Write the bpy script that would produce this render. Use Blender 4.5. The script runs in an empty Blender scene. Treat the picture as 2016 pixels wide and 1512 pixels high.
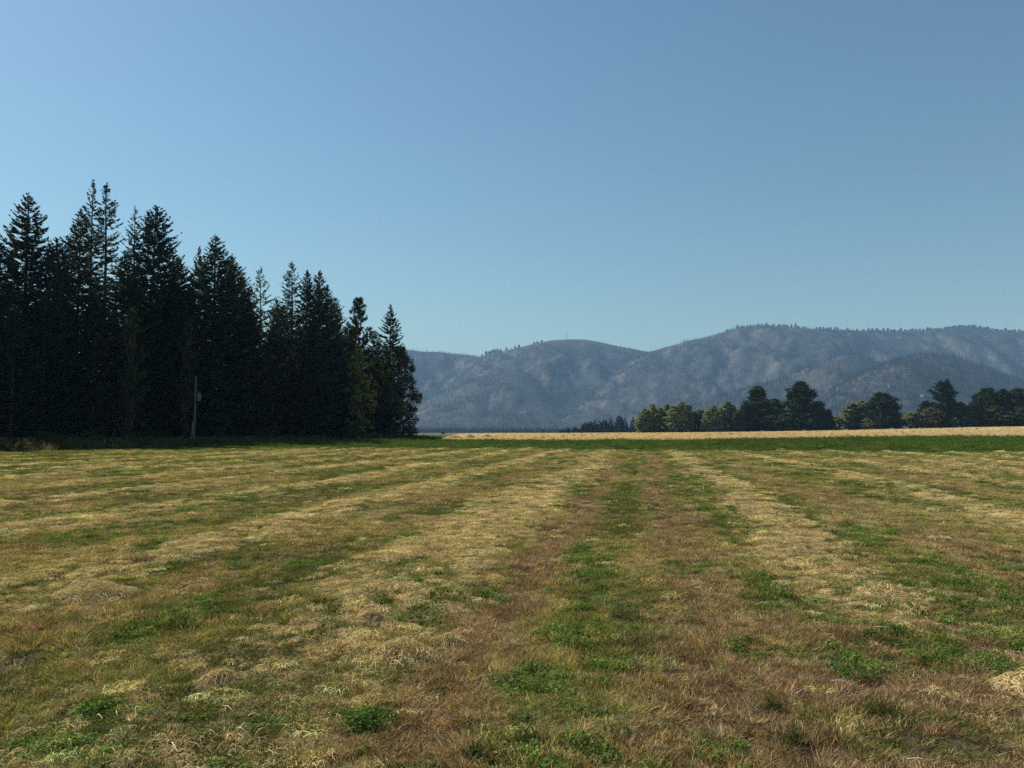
import bpy, math, random
import numpy as np

# ------------------------------------------------------------------ camera, sky, sun, exposure
SC = bpy.context.scene
COL = SC.collection
F = 1514.0                       # focal length in pixels of the 2016 px wide photograph
CAMH = 1.6
PITCH = math.atan(92.0 / F)
cam_d = bpy.data.cameras.new('camera')
cam = bpy.data.objects.new('camera', cam_d)
COL.objects.link(cam)
cam_d.sensor_width = 36.0
cam_d.lens = F / 2016.0 * 36.0
cam_d.clip_start = 0.05
cam_d.clip_end = 40000.0
cam.location = (0, 0, CAMH)
cam.rotation_euler = (math.radians(90) + PITCH, 0, 0)
SC.camera = cam

SUN_AZ = math.radians(-57)       # left of the view direction (+Y)
SUN_EL = math.radians(41)
world = bpy.data.worlds.new('World')
SC.world = world
world.use_nodes = True
wn = world.node_tree
wn.nodes.clear()
wo = wn.nodes.new('ShaderNodeOutputWorld')
wb = wn.nodes.new('ShaderNodeBackground')
sky = wn.nodes.new('ShaderNodeTexSky')
sky.sky_type = 'NISHITA'
sky.sun_disc = False
sky.sun_elevation = SUN_EL
sky.sun_rotation = SUN_AZ
sky.altitude = 600
sky.air_density = 1.6
sky.dust_density = 0.55
sky.ozone_density = 4.0
wb.inputs['Strength'].default_value = 0.062
gain = wn.nodes.new('ShaderNodeVectorMath'); gain.operation = 'MULTIPLY'
gain.inputs[1].default_value = (0.86, 1.02, 1.0)      # camera white balance, the same over the whole sky
wn.links.new(sky.outputs[0], gain.inputs[0])
wn.links.new(gain.outputs[0], wb.inputs[0])
wn.links.new(wb.outputs[0], wo.inputs[0])

sun_d = bpy.data.lights.new('sun', 'SUN')
sun_d.energy = 5.0
sun_d.angle = math.radians(0.53)
sun_d.color = (1.0, 0.93, 0.80)
sun = bpy.data.objects.new('sun', sun_d)
COL.objects.link(sun)
_d = (math.sin(SUN_AZ) * math.cos(SUN_EL), math.cos(SUN_AZ) * math.cos(SUN_EL), math.sin(SUN_EL))
from mathutils import Vector, Matrix, Euler
sun.rotation_euler = Vector(_d).to_track_quat('Z', 'Y').to_euler()
sun.location = (-60, 40, 80)

SC.view_settings.view_transform = 'Standard'
SC.view_settings.look = 'None'
SC.view_settings.gamma = 1.0
SC.view_settings.use_curve_mapping = False
SC.view_settings.exposure = 0.6
SC.render.engine = 'CYCLES'
SC.cycles.max_bounces = 6
SC.cycles.diffuse_bounces = 3
SC.cycles.transmission_bounces = 4
SC.cycles.transparent_max_bounces = 8
SC.cycles.volume_bounces = 0
SC.cycles.use_denoising = False      # the cover is fine texture that a denoiser smears
SC.cycles.adaptive_threshold = 0.004

# ------------------------------------------------------------------ helpers
cp, sp_ = math.cos(PITCH), math.sin(PITCH)


def ray(px, py):
    u = (px - 1008.0) / F
    v = (756.0 - py) / F
    return u, cp - v * sp_, sp_ + v * cp


def at(px, py, Y):
    """world point seen along a sight line at the forward distance Y (used to survey the place from the photograph)"""
    dx, dy, dz = ray(px, py)
    k = Y / dy
    return dx * k, Y, CAMH + dz * k


def smooth(a, b, x):
    t = np.clip((x - a) / (b - a), 0, 1)
    return t * t * (3 - 2 * t)


def vnoise(x, y, seed=0):
    x = np.asarray(x, float); y = np.asarray(y, float)
    xi = np.floor(x).astype(np.int64); yi = np.floor(y).astype(np.int64)
    fx = x - xi; fy = y - yi
    fx = fx * fx * fx * (fx * (fx * 6 - 15) + 10); fy = fy * fy * fy * (fy * (fy * 6 - 15) + 10)

    def h(a, b):
        n = (a * 374761393 + b * 668265263 + seed * 974634777) & 0xFFFFFFFF
        n = ((n ^ (n >> 13)) * 1274126177) & 0xFFFFFFFF
        n = ((n ^ (n >> 16)) * 2246822519) & 0xFFFFFFFF
        n = n ^ (n >> 15)
        return (n & 0xFFFFFF) / float(0xFFFFFF)
    a = h(xi, yi); b = h(xi + 1, yi); c = h(xi, yi + 1); d = h(xi + 1, yi + 1)
    return (a * (1 - fx) + b * fx) * (1 - fy) + (c * (1 - fx) + d * fx) * fy


def fbm(x, y, seed=0, octv=4, lac=2.07, gain=0.5):
    s = 0.0; amp = 1.0; tot = 0.0
    for i in range(octv):
        s = s + amp * vnoise(x, y, seed + i * 17)
        tot += amp; amp *= gain
        x = x * lac + 13.7; y = y * lac + 7.3
    return s / tot


def np_mesh(name, verts, faces, smooth_shade=False):
    """faces: (n,3) or (n,4) int array"""
    verts = np.ascontiguousarray(verts, dtype=np.float32)
    faces = np.ascontiguousarray(faces, dtype=np.int32)
    me = bpy.data.meshes.new(name)
    n, k = faces.shape
    me.vertices.add(len(verts))
    me.vertices.foreach_set('co', verts.ravel())
    me.loops.add(n * k)
    me.loops.foreach_set('vertex_index', faces.ravel())
    me.polygons.add(n)
    me.polygons.foreach_set('loop_start', np.arange(0, n * k, k, dtype=np.int32))
    if smooth_shade:
        me.polygons.foreach_set('use_smooth', np.ones(n, dtype=bool))
    me.update(calc_edges=True)
    return me


def f_attr(me, name, data):
    a = me.attributes.new(name, 'FLOAT', 'POINT')
    a.data.foreach_set('value', np.ascontiguousarray(data, dtype=np.float32))


def c_attr(me, name, rgb):
    a = me.attributes.new(name, 'FLOAT_COLOR', 'POINT')
    rgba = np.ones((len(rgb), 4), dtype=np.float32); rgba[:, :3] = rgb
    a.data.foreach_set('color', rgba.ravel())


def v_attr(me, name, vec):
    a = me.attributes.new(name, 'FLOAT_VECTOR', 'POINT')
    a.data.foreach_set('vector', np.ascontiguousarray(vec, dtype=np.float32).ravel())


def i_attr(me, name, data):
    a = me.attributes.new(name, 'INT', 'POINT')
    a.data.foreach_set('value', np.ascontiguousarray(data, dtype=np.int32))


def link(name, me, mat=None, parent=None):
    o = bpy.data.objects.new(name, me)
    if mat is not None and len(me.materials) == 0:
        me.materials.append(mat)
    COL.objects.link(o)
    if parent is not None:
        o.parent = parent
    return o


def tag(o, label=None, cat=None, group=None, kind=None):
    if label: o['label'] = label
    if cat: o['category'] = cat
    if group: o['group'] = group
    if kind: o['kind'] = kind
    return o


def empty(name, loc, rz=0.0, scale=(1, 1, 1)):
    o = bpy.data.objects.new(name, None)
    o.empty_display_size = 0.3
    o.location = loc; o.rotation_euler = (0, 0, rz); o.scale = scale
    COL.objects.link(o)
    return o


# ------------------------------------------------------------------ materials
def new_mat(name):
    m = bpy.data.materials.new(name)
    m.use_nodes = True
    m.node_tree.nodes.clear()
    return m, m.node_tree


def N(nt, typ, **kw):
    n = nt.nodes.new(typ)
    for k, v in kw.items():
        setattr(n, k, v)
    return n


def leaf_mat(name, colour=None, vary=0.5, trans=0.3, inst=False, tcol=(1.15, 1.1, 0.6), alt=None, gloss=0.006):
    """two-sided foliage: diffuse + translucent; per-leaf value attribute bv; colour from the instance tint when inst"""
    m, nt = new_mat(name)
    out = N(nt, 'ShaderNodeOutputMaterial')
    bv = N(nt, 'ShaderNodeAttribute', attribute_name='bv')
    if inst:
        base = N(nt, 'ShaderNodeAttribute', attribute_name='tint', attribute_type='INSTANCER').outputs['Color']
    else:
        r = N(nt, 'ShaderNodeRGB'); r.outputs[0].default_value = (*colour, 1); base = r.outputs[0]
        if alt is not None:
            mx = N(nt, 'ShaderNodeMix', data_type='RGBA')
            oi = N(nt, 'ShaderNodeObjectInfo')
            mx.inputs[7].default_value = (*alt, 1)
            nt.links.new(oi.outputs['Random'], mx.inputs[0]); nt.links.new(base, mx.inputs[6])
            base = mx.outputs[2]
    mp = N(nt, 'ShaderNodeMapRange'); mp.inputs[3].default_value = 1 - vary; mp.inputs[4].default_value = 1 + vary
    nt.links.new(bv.outputs['Fac'], mp.inputs[0])
    mul = N(nt, 'ShaderNodeVectorMath', operation='SCALE')
    nt.links.new(base, mul.inputs[0]); nt.links.new(mp.outputs[0], mul.inputs['Scale'])
    dif = N(nt, 'ShaderNodeBsdfDiffuse')
    nt.links.new(mul.outputs[0], dif.inputs[0])
    tm = N(nt, 'ShaderNodeVectorMath', operation='MULTIPLY'); tm.inputs[1].default_value = tcol
    nt.links.new(mul.outputs[0], tm.inputs[0])
    tr = N(nt, 'ShaderNodeBsdfTranslucent'); nt.links.new(tm.outputs[0], tr.inputs[0])
    mix = N(nt, 'ShaderNodeMixShader'); mix.inputs[0].default_value = trans
    nt.links.new(dif.outputs[0], mix.inputs[1]); nt.links.new(tr.outputs[0], mix.inputs[2])
    last = mix
    if gloss:
        g = N(nt, 'ShaderNodeBsdfGlossy'); g.inputs['Roughness'].default_value = 0.45
        mg = N(nt, 'ShaderNodeMixShader'); mg.inputs[0].default_value = gloss
        nt.links.new(mix.outputs[0], mg.inputs[1]); nt.links.new(g.outputs[0], mg.inputs[2]); last = mg
    nt.links.new(last.outputs[0], out.inputs[0])
    return m


def simple_mat(name, c1, c2, scale=5.0, rough=0.9, stretch=(1, 1, 1), bump=0.3, metal=0.0):
    m, nt = new_mat(name)
    out = N(nt, 'ShaderNodeOutputMaterial'); b = N(nt, 'ShaderNodeBsdfPrincipled')
    tc = N(nt, 'ShaderNodeTexCoord'); mpn = N(nt, 'ShaderNodeMapping'); mpn.inputs['Scale'].default_value = stretch
    no = N(nt, 'ShaderNodeTexNoise'); no.inputs['Scale'].default_value = scale; no.inputs['Detail'].default_value = 6
    rp = N(nt, 'ShaderNodeValToRGB')
    rp.color_ramp.elements[0].color = (*c1, 1); rp.color_ramp.elements[1].color = (*c2, 1)
    rp.color_ramp.elements[0].position = 0.32; rp.color_ramp.elements[1].position = 0.68
    nt.links.new(tc.outputs['Object'], mpn.inputs[0]); nt.links.new(mpn.outputs[0], no.inputs[0])
    nt.links.new(no.outputs['Fac'], rp.inputs[0]); nt.links.new(rp.outputs[0], b.inputs['Base Color'])
    b.inputs['Roughness'].default_value = rough; b.inputs['Metallic'].default_value = metal
    if bump:
        bp = N(nt, 'ShaderNodeBump'); bp.inputs['Strength'].default_value = bump; bp.inputs['Distance'].default_value = 0.02
        nt.links.new(no.outputs['Fac'], bp.inputs['Height']); nt.links.new(bp.outputs[0], b.inputs['Normal'])
    nt.links.new(b.outputs[0], out.inputs[0])
    return m


def attr_ground_mat(name, fine=9.0, bump=0.5, dist=0.04):
    """ground cover colour from the surveyed colour attribute 'cov', broken up by fine noise"""
    m, nt = new_mat(name)
    out = N(nt, 'ShaderNodeOutputMaterial'); b = N(nt, 'ShaderNodeBsdfPrincipled')
    at_ = N(nt, 'ShaderNodeAttribute', attribute_name='cov')
    tc = N(nt, 'ShaderNodeTexCoord')
    no = N(nt, 'ShaderNodeTexNoise'); no.inputs['Scale'].default_value = fine; no.inputs['Detail'].default_value = 8
    no.inputs['Roughness'].default_value = 0.7
    nt.links.new(tc.outputs['Object'], no.inputs[0])
    mp = N(nt, 'ShaderNodeMapRange'); mp.inputs[1].default_value = 0.3; mp.inputs[2].default_value = 0.7
    mp.inputs[3].default_value = 0.45; mp.inputs[4].default_value = 1.5
    nt.links.new(no.outputs['Fac'], mp.inputs[0])
    mul = N(nt, 'ShaderNodeVectorMath', operation='SCALE')
    nt.links.new(at_.outputs['Color'], mul.inputs[0]); nt.links.new(mp.outputs[0], mul.inputs['Scale'])
    nt.links.new(mul.outputs[0], b.inputs['Base Color'])
    b.inputs['Roughness'].default_value = 1.0
    b.inputs['Specular IOR Level'].default_value = 0.1
    bp = N(nt, 'ShaderNodeBump'); bp.inputs['Strength'].default_value = bump; bp.inputs['Distance'].default_value = dist
    nt.links.new(no.outputs['Fac'], bp.inputs['Height']); nt.links.new(bp.outputs[0], b.inputs['Normal'])
    nt.links.new(b.outputs[0], out.inputs[0])
    return m


M = {}
M['field'] = attr_ground_mat('field_soil_and_thatch', 14.0)
M['far_ground'] = attr_ground_mat('valley_ground', 0.2, 0.2, 0.3)
M['mountain'] = attr_ground_mat('mountain_cover', 0.03, 0.3, 4.0)
M['grass'] = leaf_mat('grass_blade', inst=True, vary=0.45, trans=0.35, gloss=0)
M['conifer'] = leaf_mat('fir_needles', (0.028, 0.066, 0.062), vary=0.5, trans=0.14, alt=(0.062, 0.066, 0.040))
M['larch'] = leaf_mat('larch_needles', (0.060, 0.085, 0.030), vary=0.4, trans=0.3)
M['pine'] = leaf_mat('pine_needles', (0.026, 0.048, 0.034), vary=0.45, trans=0.15, alt=(0.045, 0.055, 0.022))
M['olive_leaf'] = leaf_mat('olive_leaves', (0.250, 0.255, 0.125), vary=0.5, trans=0.5, tcol=(.9, 1.0, .8), alt=(0.215, 0.245, 0.115))
M['dark_leaf'] = leaf_mat('dark_leaves', (0.055, 0.072, 0.026), vary=0.45, trans=0.3, alt=(0.07, 0.08, 0.03))
M['yellow_leaf'] = leaf_mat('yellowing_leaves', (0.21, 0.225, 0.060), vary=0.5, trans=0.4)
M['tan_leaf'] = leaf_mat('rusty_leaves', (0.13, 0.11, 0.065), vary=0.4, trans=0.3)
M['far_tree'] = leaf_mat('far_needles', (0.024, 0.034, 0.030), vary=0.4, trans=0.1, alt=(0.036, 0.038, 0.032), gloss=0)
M['bark'] = simple_mat('bark', (0.05, 0.04, 0.032), (0.12, 0.095, 0.075), 6, stretch=(1, 1, 0.25), bump=0.6)
M['pale_bark'] = simple_mat('pale_bark', (0.16, 0.15, 0.13), (0.42, 0.40, 0.36), 5, stretch=(1, 1, 2.5), bump=0.3)
M['pole'] = simple_mat('weathered_pole_wood', (0.09, 0.083, 0.075), (0.165, 0.155, 0.14), 7, stretch=(1, 1, 0.12), bump=0.4)
M['steel'] = simple_mat('galvanised_steel', (0.30, 0.31, 0.32), (0.42, 0.43, 0.44), 8, rough=0.55, bump=0.05, metal=0.4)
M['tank'] = simple_mat('grey_tank_paint', (0.10, 0.105, 0.11), (0.15, 0.155, 0.16), 4, rough=0.5, bump=0.05)
M['porcelain'] = simple_mat('porcelain', (0.32, 0.18, 0.12), (0.40, 0.24, 0.16), 4, rough=0.3, bump=0)
M['stalk'] = simple_mat('bleached_stalk', (0.50, 0.43, 0.30), (0.66, 0.58, 0.43), 30, bump=0.1)
M['house_wall'] = simple_mat('pale_wall', (0.22, 0.22, 0.21), (0.28, 0.28, 0.27), 1.0, bump=0)
M['house_roof'] = simple_mat('grey_roof', (0.18, 0.19, 0.20), (0.24, 0.25, 0.26), 1.0, bump=0)
M['window_glass'] = simple_mat('dark_pane', (0.03, 0.035, 0.04), (0.05, 0.055, 0.06), 1.0, rough=0.2, bump=0)

# ------------------------------------------------------------------ the lie of the land
SLOPE = 0.17                     # mowing direction: 0.17 m to the right per metre forward


def near_edge(x):                # where the mown field ends and the uncut green crop begins
    return 67.0 - 0.33 * np.maximum(x, -14) + 1.6 * (vnoise(x / 6.0, x * 0 + 3.1, 5) - .5) * 2


def far_edge(x):                 # where the green crop ends and the straw stubble begins
    return 97.0 - 0.05 * x + 1.2 * (vnoise(x / 5.0, x * 0 + 9.1, 6) - .5) * 2


def broad_height(x, y):
    x = np.asarray(x, float); y = np.asarray(y, float)
    rise = 0.50 + 0.7 * smooth(20, 130, x) + 2.6 * smooth(90, 260, x) - 1.0 * smooth(-5, -60, x)
    z = smooth(95, 340, y) * rise
    z = z + 0.50 * smooth(14, 50, x) * smooth(52, 92, y) * (1 - smooth(150, 300, y))
    z = z - smooth(390, 900, y) * (2.4 + rise) - smooth(900, 2500, y) * 2.0
    r = np.hypot(x, y)
    z = np.where(y < 0, z - smooth(60, 3000, r) * 2.0, z)
    return z


def micro_height(x, y):
    s = x - SLOPE * y
    r = np.hypot(x, y)
    fade = 1 - smooth(75, 110, r)
    m = 0.075 * (fbm(x / 0.9, y / 0.9, 21, 3) - .5) + 0.03 * (vnoise(x / 0.22, y / 0.22, 33) - .5)
    m = m - 0.035 * np.exp(-((s + 1.2) / .28) ** 2) - 0.035 * np.exp(-((s - .37) / .28) ** 2)
    m = m + 0.05 * straw_map(x, y)
    m = m + 0.12 * (fbm(x / 14, y / 14, 44, 2) - .5)
    return m * fade


STRAW_S = [-28.5, -24.8, -21.2, -17.4, -13.6, -9.9, -6.3, -2.6, 2.15, 7.0, 10.8, 14.6, 18.3, 22.2, 26, 29.8, 33.5]


def straw_map(x, y):
    s = x - SLOPE * y + 0.55 * (fbm(x / 3.0, y / 12.0, 61, 3) - .5) * 2
    v = np.zeros_like(s)
    for c in STRAW_S:
        w = 0.80 if c == -2.6 else 0.48
        v = np.maximum(v, np.exp(-((s - c) / w) ** 2))
    br = 0.28 + 0.72 * smooth(0.38, 0.58, fbm(x / 0.40, y / 1.5, 71, 4))
    s0 = x - SLOPE * y
    worn = 1 - (1 - smooth(4.5, 8.0, y)) * (0.35 + 0.6 * smooth(-.6, .8, s0))
    return v * br * worn


def brown_map(x, y):
    s = x - SLOPE * y + 0.35 * (fbm(x / 2.0, y / 3.0, 81, 3) - .5) * 2
    rut = np.maximum(np.exp(-((s + 1.25) / .36) ** 2), np.exp(-((s - .42) / .42) ** 2)) * (1 - smooth(44, 66, y))
    v = np.zeros_like(s)
    for c in (-4.7, -8.2, -11.8, -15.6, -19.3, 4.3, 9.0, 12.7):
        v = v + 0.6 * np.exp(-((s - c) / .65) ** 2)
    br = 0.35 + 0.9 * smooth(0.35, 0.62, fbm(x / 1.4, y / 2.2, 91, 4))
    v = np.clip(v * br, 0, 1) * (1 - 0.75 * smooth(20, 48, y))
    near = (1 - smooth(5.0, 9.0, y)) * smooth(-0.9, 0.9, s + 0.8 * (fbm(x / .8, y / .8, 95, 3) - .5))
    near = near * (0.35 + 0.8 * smooth(0.35, .6, fbm(x / 0.7, y / 0.7, 96, 4)))
    return np.clip(np.maximum(np.maximum(v, near), rut * (.75 + .25 * br)), 0, 1)


# green patches that can be made out (x, y, rx, ry), surveyed from the photograph
GREEN = []
for (px, py, wx, wy) in [(1150, 1105, 55, 45), (1110, 1248, 50, 28), (1050, 1330, 95, 45), (1150, 1200, 40, 28), (730, 1390, 60, 32),
                         (200, 1378, 60, 20), (290, 1395, 45, 18), (1690, 1295, 95, 38), (1850, 1265, 45, 25), (1925, 1290, 50, 25), (1865, 1120, 45, 45),
                         (1960, 1190, 50, 40), (1380, 995, 22, 12), (1435, 1035, 28, 16), (960, 1160, 65, 28), (670, 1215, 50, 14),
                         (1120, 960, 35, 25), (1630, 1150, 40, 20), (90, 1450, 130, 26), (220, 1480, 90, 25), (1540, 1030, 30, 14),
                         (240, 955, 16, 6), (380, 1005, 35, 10), (300, 1030, 40, 11), (330, 1075, 45, 14), (60, 1135, 50, 9), (340, 1115, 25, 10),
                         (495, 1112, 14, 7), (1600, 1185, 45, 14), (440, 1490, 80, 20), (1010, 1440, 40, 22), (1255, 1500, 60, 18),
                         (480, 1360, 60, 18), (1490, 1180, 40, 14), (1700, 1060, 30, 14), (1980, 1260, 40, 20), (250, 1250, 70, 25), (820, 1490, 60, 20),
                         (1460, 1270, 50, 22), (1335, 945, 14, 22), (1330, 1000, 14, 14), (600, 1110, 55, 12), (790, 1060, 50, 10)]:
    k = CAMH * F / (py - 848.0)
    GREEN.append(((px - 1008) / F * k, k, wx / F * k, max(wy * k * k / (CAMH * F), wx / F * k * 0.6)))


def green_map(x, y):
    v = np.zeros_like(x)
    wob = (fbm(x / 0.25, y / 0.35, 101, 3) - .5) * 1.3
    for (gx, gy, rx, ry) in GREEN:
        d2 = ((x - gx) / rx) ** 2 + ((y - gy) / ry) ** 2
        v = np.maximum(v, 0.95 * smooth(1.05, 0.25, np.sqrt(d2) + wob))
    s = x - SLOPE * y
    v = np.maximum(v, 0.18 * np.exp(-((s + 0.45) / .38) ** 2) * smooth(.35, .6, fbm(x / 1.2, y / 2.0, 103, 3)))
    v = np.maximum(v, smooth(.60, .76, fbm(x / 1.0, y / 1.8, 107, 4)) * 0.6)
    ne = near_edge(x)
    v = np.maximum(v, 0.55 * smooth(ne - 13, ne + 2, y + 8 * (fbm(x / 3.5, y / 8.0, 111, 3) - .5)))
    return np.clip(v, 0, 1)


def height(x, y):
    x = np.atleast_1d(np.asarray(x, float)); y = np.atleast_1d(np.asarray(y, float))
    return broad_height(x, y) + micro_height(x, y)


def gz(x, y):
    return float(height(x, y)[0])


C_BASE = np.array((0.262, 0.245, 0.086)); C_STRAW = np.array((0.60, 0.46, 0.245))
C_BROWN = np.array((0.285, 0.190, 0.116)); C_GREEN = np.array((0.110, 0.162, 0.040))
C_SOIL = np.array((0.060, 0.043, 0.030)); C_GOLD = np.array((0.60, 0.465, 0.285))
C_OLIVE = np.array((0.115, 0.132, 0.045)); C_DRY = np.array((0.43, 0.335, 0.165))


def sward(x, y):
    """the standing sward between the rows: olive, yellow-green and dry by turns, drawn out along the rows"""
    s = x - SLOPE * y
    n = fbm(s / 1.3, y / 3.2, 151, 4) + 0.25 * (vnoise(x / .35, y / .35, 153) - .5)
    a = smooth(.36, .50, n)[:, None]; b = smooth(.52, .66, n)[:, None]
    c = C_OLIVE + (C_BASE - C_OLIVE) * a
    return c + (C_DRY - c) * b * .8



def build_ground():
    rings = np.concatenate([[0.02, 0.25, 0.6], np.exp(np.linspace(math.log(1.0), math.log(118.0), 420)),
                            np.exp(np.linspace(math.log(121.0), math.log(14000.0), 130))])
    a_in = np.radians(np.linspace(-48, 48, 431))
    a_out = np.radians(np.linspace(48, 312, 68))[1:-1]
    ang = np.concatenate([a_in, a_out])
    R_, A_ = np.meshgrid(rings, ang, indexing='ij')
    X = R_ * np.sin(A_); Y = R_ * np.cos(A_)
    xf, yf = X.ravel(), Y.ravel()
    Z = height(xf, yf)
    V = np.stack([xf, yf, Z], 1)
    nr, na = R_.shape
    i = np.arange(nr - 1)[:, None]; j = np.arange(na)[None, :]
    j2 = (j + 1) % na
    Q = np.stack([i * na + j, i * na + j2, (i + 1) * na + j2, (i + 1) * na + j], -1).reshape(-1, 4)
    Q = Q[:, ::-1]
    cx = xf[Q].mean(1); cy = yf[Q].mean(1); r = np.hypot(cx, cy)
    ne = near_edge(cx); fe = far_edge(cx)
    inview = (cy > -40)
    grove_line = -14 - 0.30 * (150 - cy)     # left of this: forest floor
    hay = (cy < ne) & (r < 150) & (cx > -75) & inview
    crop = (cy >= ne) & (cy < fe) & (cx > -46) & (cx < 160)
    stub = (cy >= fe) & (cy < 345) & (cx > -11.5 - 0.045 * (cy - 97) + 3 * (vnoise(cy / 6, cx * 0, 3) - .5)) & (cx < 420)
    rest = ~(hay | crop | stub)
    # colours
    st = straw_map(xf, yf); br = brown_map(xf, yf); gr = green_map(xf, yf)
    col = sward(xf, yf) * 0.5
    col = col + (C_BROWN * 0.5 - col) * (br[:, None] * 0.9)
    col = col + (C_GREEN * .6 - col) * (gr[:, None] * 0.7)
    col = col + (C_STRAW * 0.55 - col) * (st[:, None] * 0.75)
    soil = smooth(.62, .70, fbm(xf / 0.24, yf / 0.24, 121, 3))[:, None] * (1 - smooth(12, 30, yf))[:, None]
    col = col + (C_SOIL - col) * soil * 0.85
    out = []
    for nm, mask, c, mt in (('hay_field', hay, col, M['field']),
                            ('crop_ground', crop, np.tile(C_GREEN * 0.7, (len(xf), 1)), M['field']),
                            ('stubble_field', stub, None, M['field']),
                            ('ground', rest, None, M['far_ground'])):
        q = Q[mask]
        used, inv = np.unique(q, return_inverse=True)
        me = np_mesh(nm, V[used], inv.reshape(q.shape), True)
        x, y = xf[used], yf[used]
        if nm == 'stubble_field':
            n1 = fbm(x / 30, y / 6, 131, 4)[:, None]; n2 = smooth(.62, .72, fbm(x / 2.5, y / 2.5, 133, 3))[:, None]
            c = C_GOLD * (0.8 + 0.4 * n1); c = c + (np.array((.25, .17, .08)) - c) * n2 * 0.6
            c_attr(me, 'cov', c)
        elif nm == 'ground':
            n1 = fbm(x / 60, y / 60, 141, 4)[:, None]
            c = np.array((.10, .09, .045)) * (0.6 + .8 * n1)
            c = np.where(((y < 420) & (y > -200))[:, None], np.array((.075, .105, .035)) * (0.7 + .6 * n1), c)
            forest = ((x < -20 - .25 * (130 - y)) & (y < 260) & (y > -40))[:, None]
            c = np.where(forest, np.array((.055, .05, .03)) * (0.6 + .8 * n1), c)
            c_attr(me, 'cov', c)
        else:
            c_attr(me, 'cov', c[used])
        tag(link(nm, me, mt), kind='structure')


build_ground()

# ------------------------------------------------------------------ mountains
def prof(pts):
    p = np.array(pts, float)
    return lambda x: np.interp(x, p[:, 0], p[:, 1])


def smooth_prof(pts, k=9):
    f = prof(pts)

    def g(x):
        s = 0
        for o in np.linspace(-k, k, 7):
            s = s + f(x + o)
        return s / 7
    return g


HILLS = {
    'mountain': [
        # crest outline (image column, row), crest distance, foot distance
        (smooth_prof([(-900, 720), (0, 700), (400, 690), (700, 682), (800, 688), (835, 693), (870, 694), (948, 703), (1010, 716), (1100, 745), (1300, 850)], 6), 5300, 3600, 0.0),
        (smooth_prof([(600, 870), (760, 830), (850, 768), (905, 728), (945, 703), (965, 697), (1000, 689), (1060, 675), (1085, 670), (1116, 668), (1150, 668), (1180, 673), (1230, 684), (1280, 693), (1350, 715), (1450, 760), (1600, 850)], 5), 4700, 3200, 0.0),
        (smooth_prof([(640, 880), (760, 832), (830, 796), (880, 768), (930, 748), (980, 733), (1020, 728), (1050, 738), (1090, 768), (1130, 800), (1200, 850), (1300, 880)], 8), 4050, 3000, 0.35),
        (smooth_prof([(900, 880), (1040, 838), (1100, 800), (1150, 768), (1200, 736), (1250, 708), (1285, 691), (1340, 676), (1400, 661), (1440, 651), (1480, 643), (1510, 640), (1560, 644), (1600, 649), (1625, 646), (1645, 649), (1700, 651), (1760, 652), (1820, 651), (1860, 648), (1890, 644), (1930, 645), (1960, 651), (2016, 653), (2300, 650), (2900, 690)], 4), 4300, 2900, 0.25),
    ],
    'foothill': [
        (smooth_prof([(1150, 880), (1300, 820), (1400, 788), (1480, 762), (1560, 738), (1610, 716), (1650, 702), (1670, 698), (1700, 703), (1740, 714), (1800, 742), (1900, 800), (2000, 870)], 6), 3150, 2300, 0.3),
        (smooth_prof([(1480, 880), (1580, 820), (1640, 768), (1700, 735), (1760, 712), (1800, 702), (1840, 698), (1880, 704), (1940, 722), (2000, 742), (2060, 770), (2200, 800), (2700, 830)], 8), 2700, 1900, 0.3),
    ],
}
MTN = {}


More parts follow.
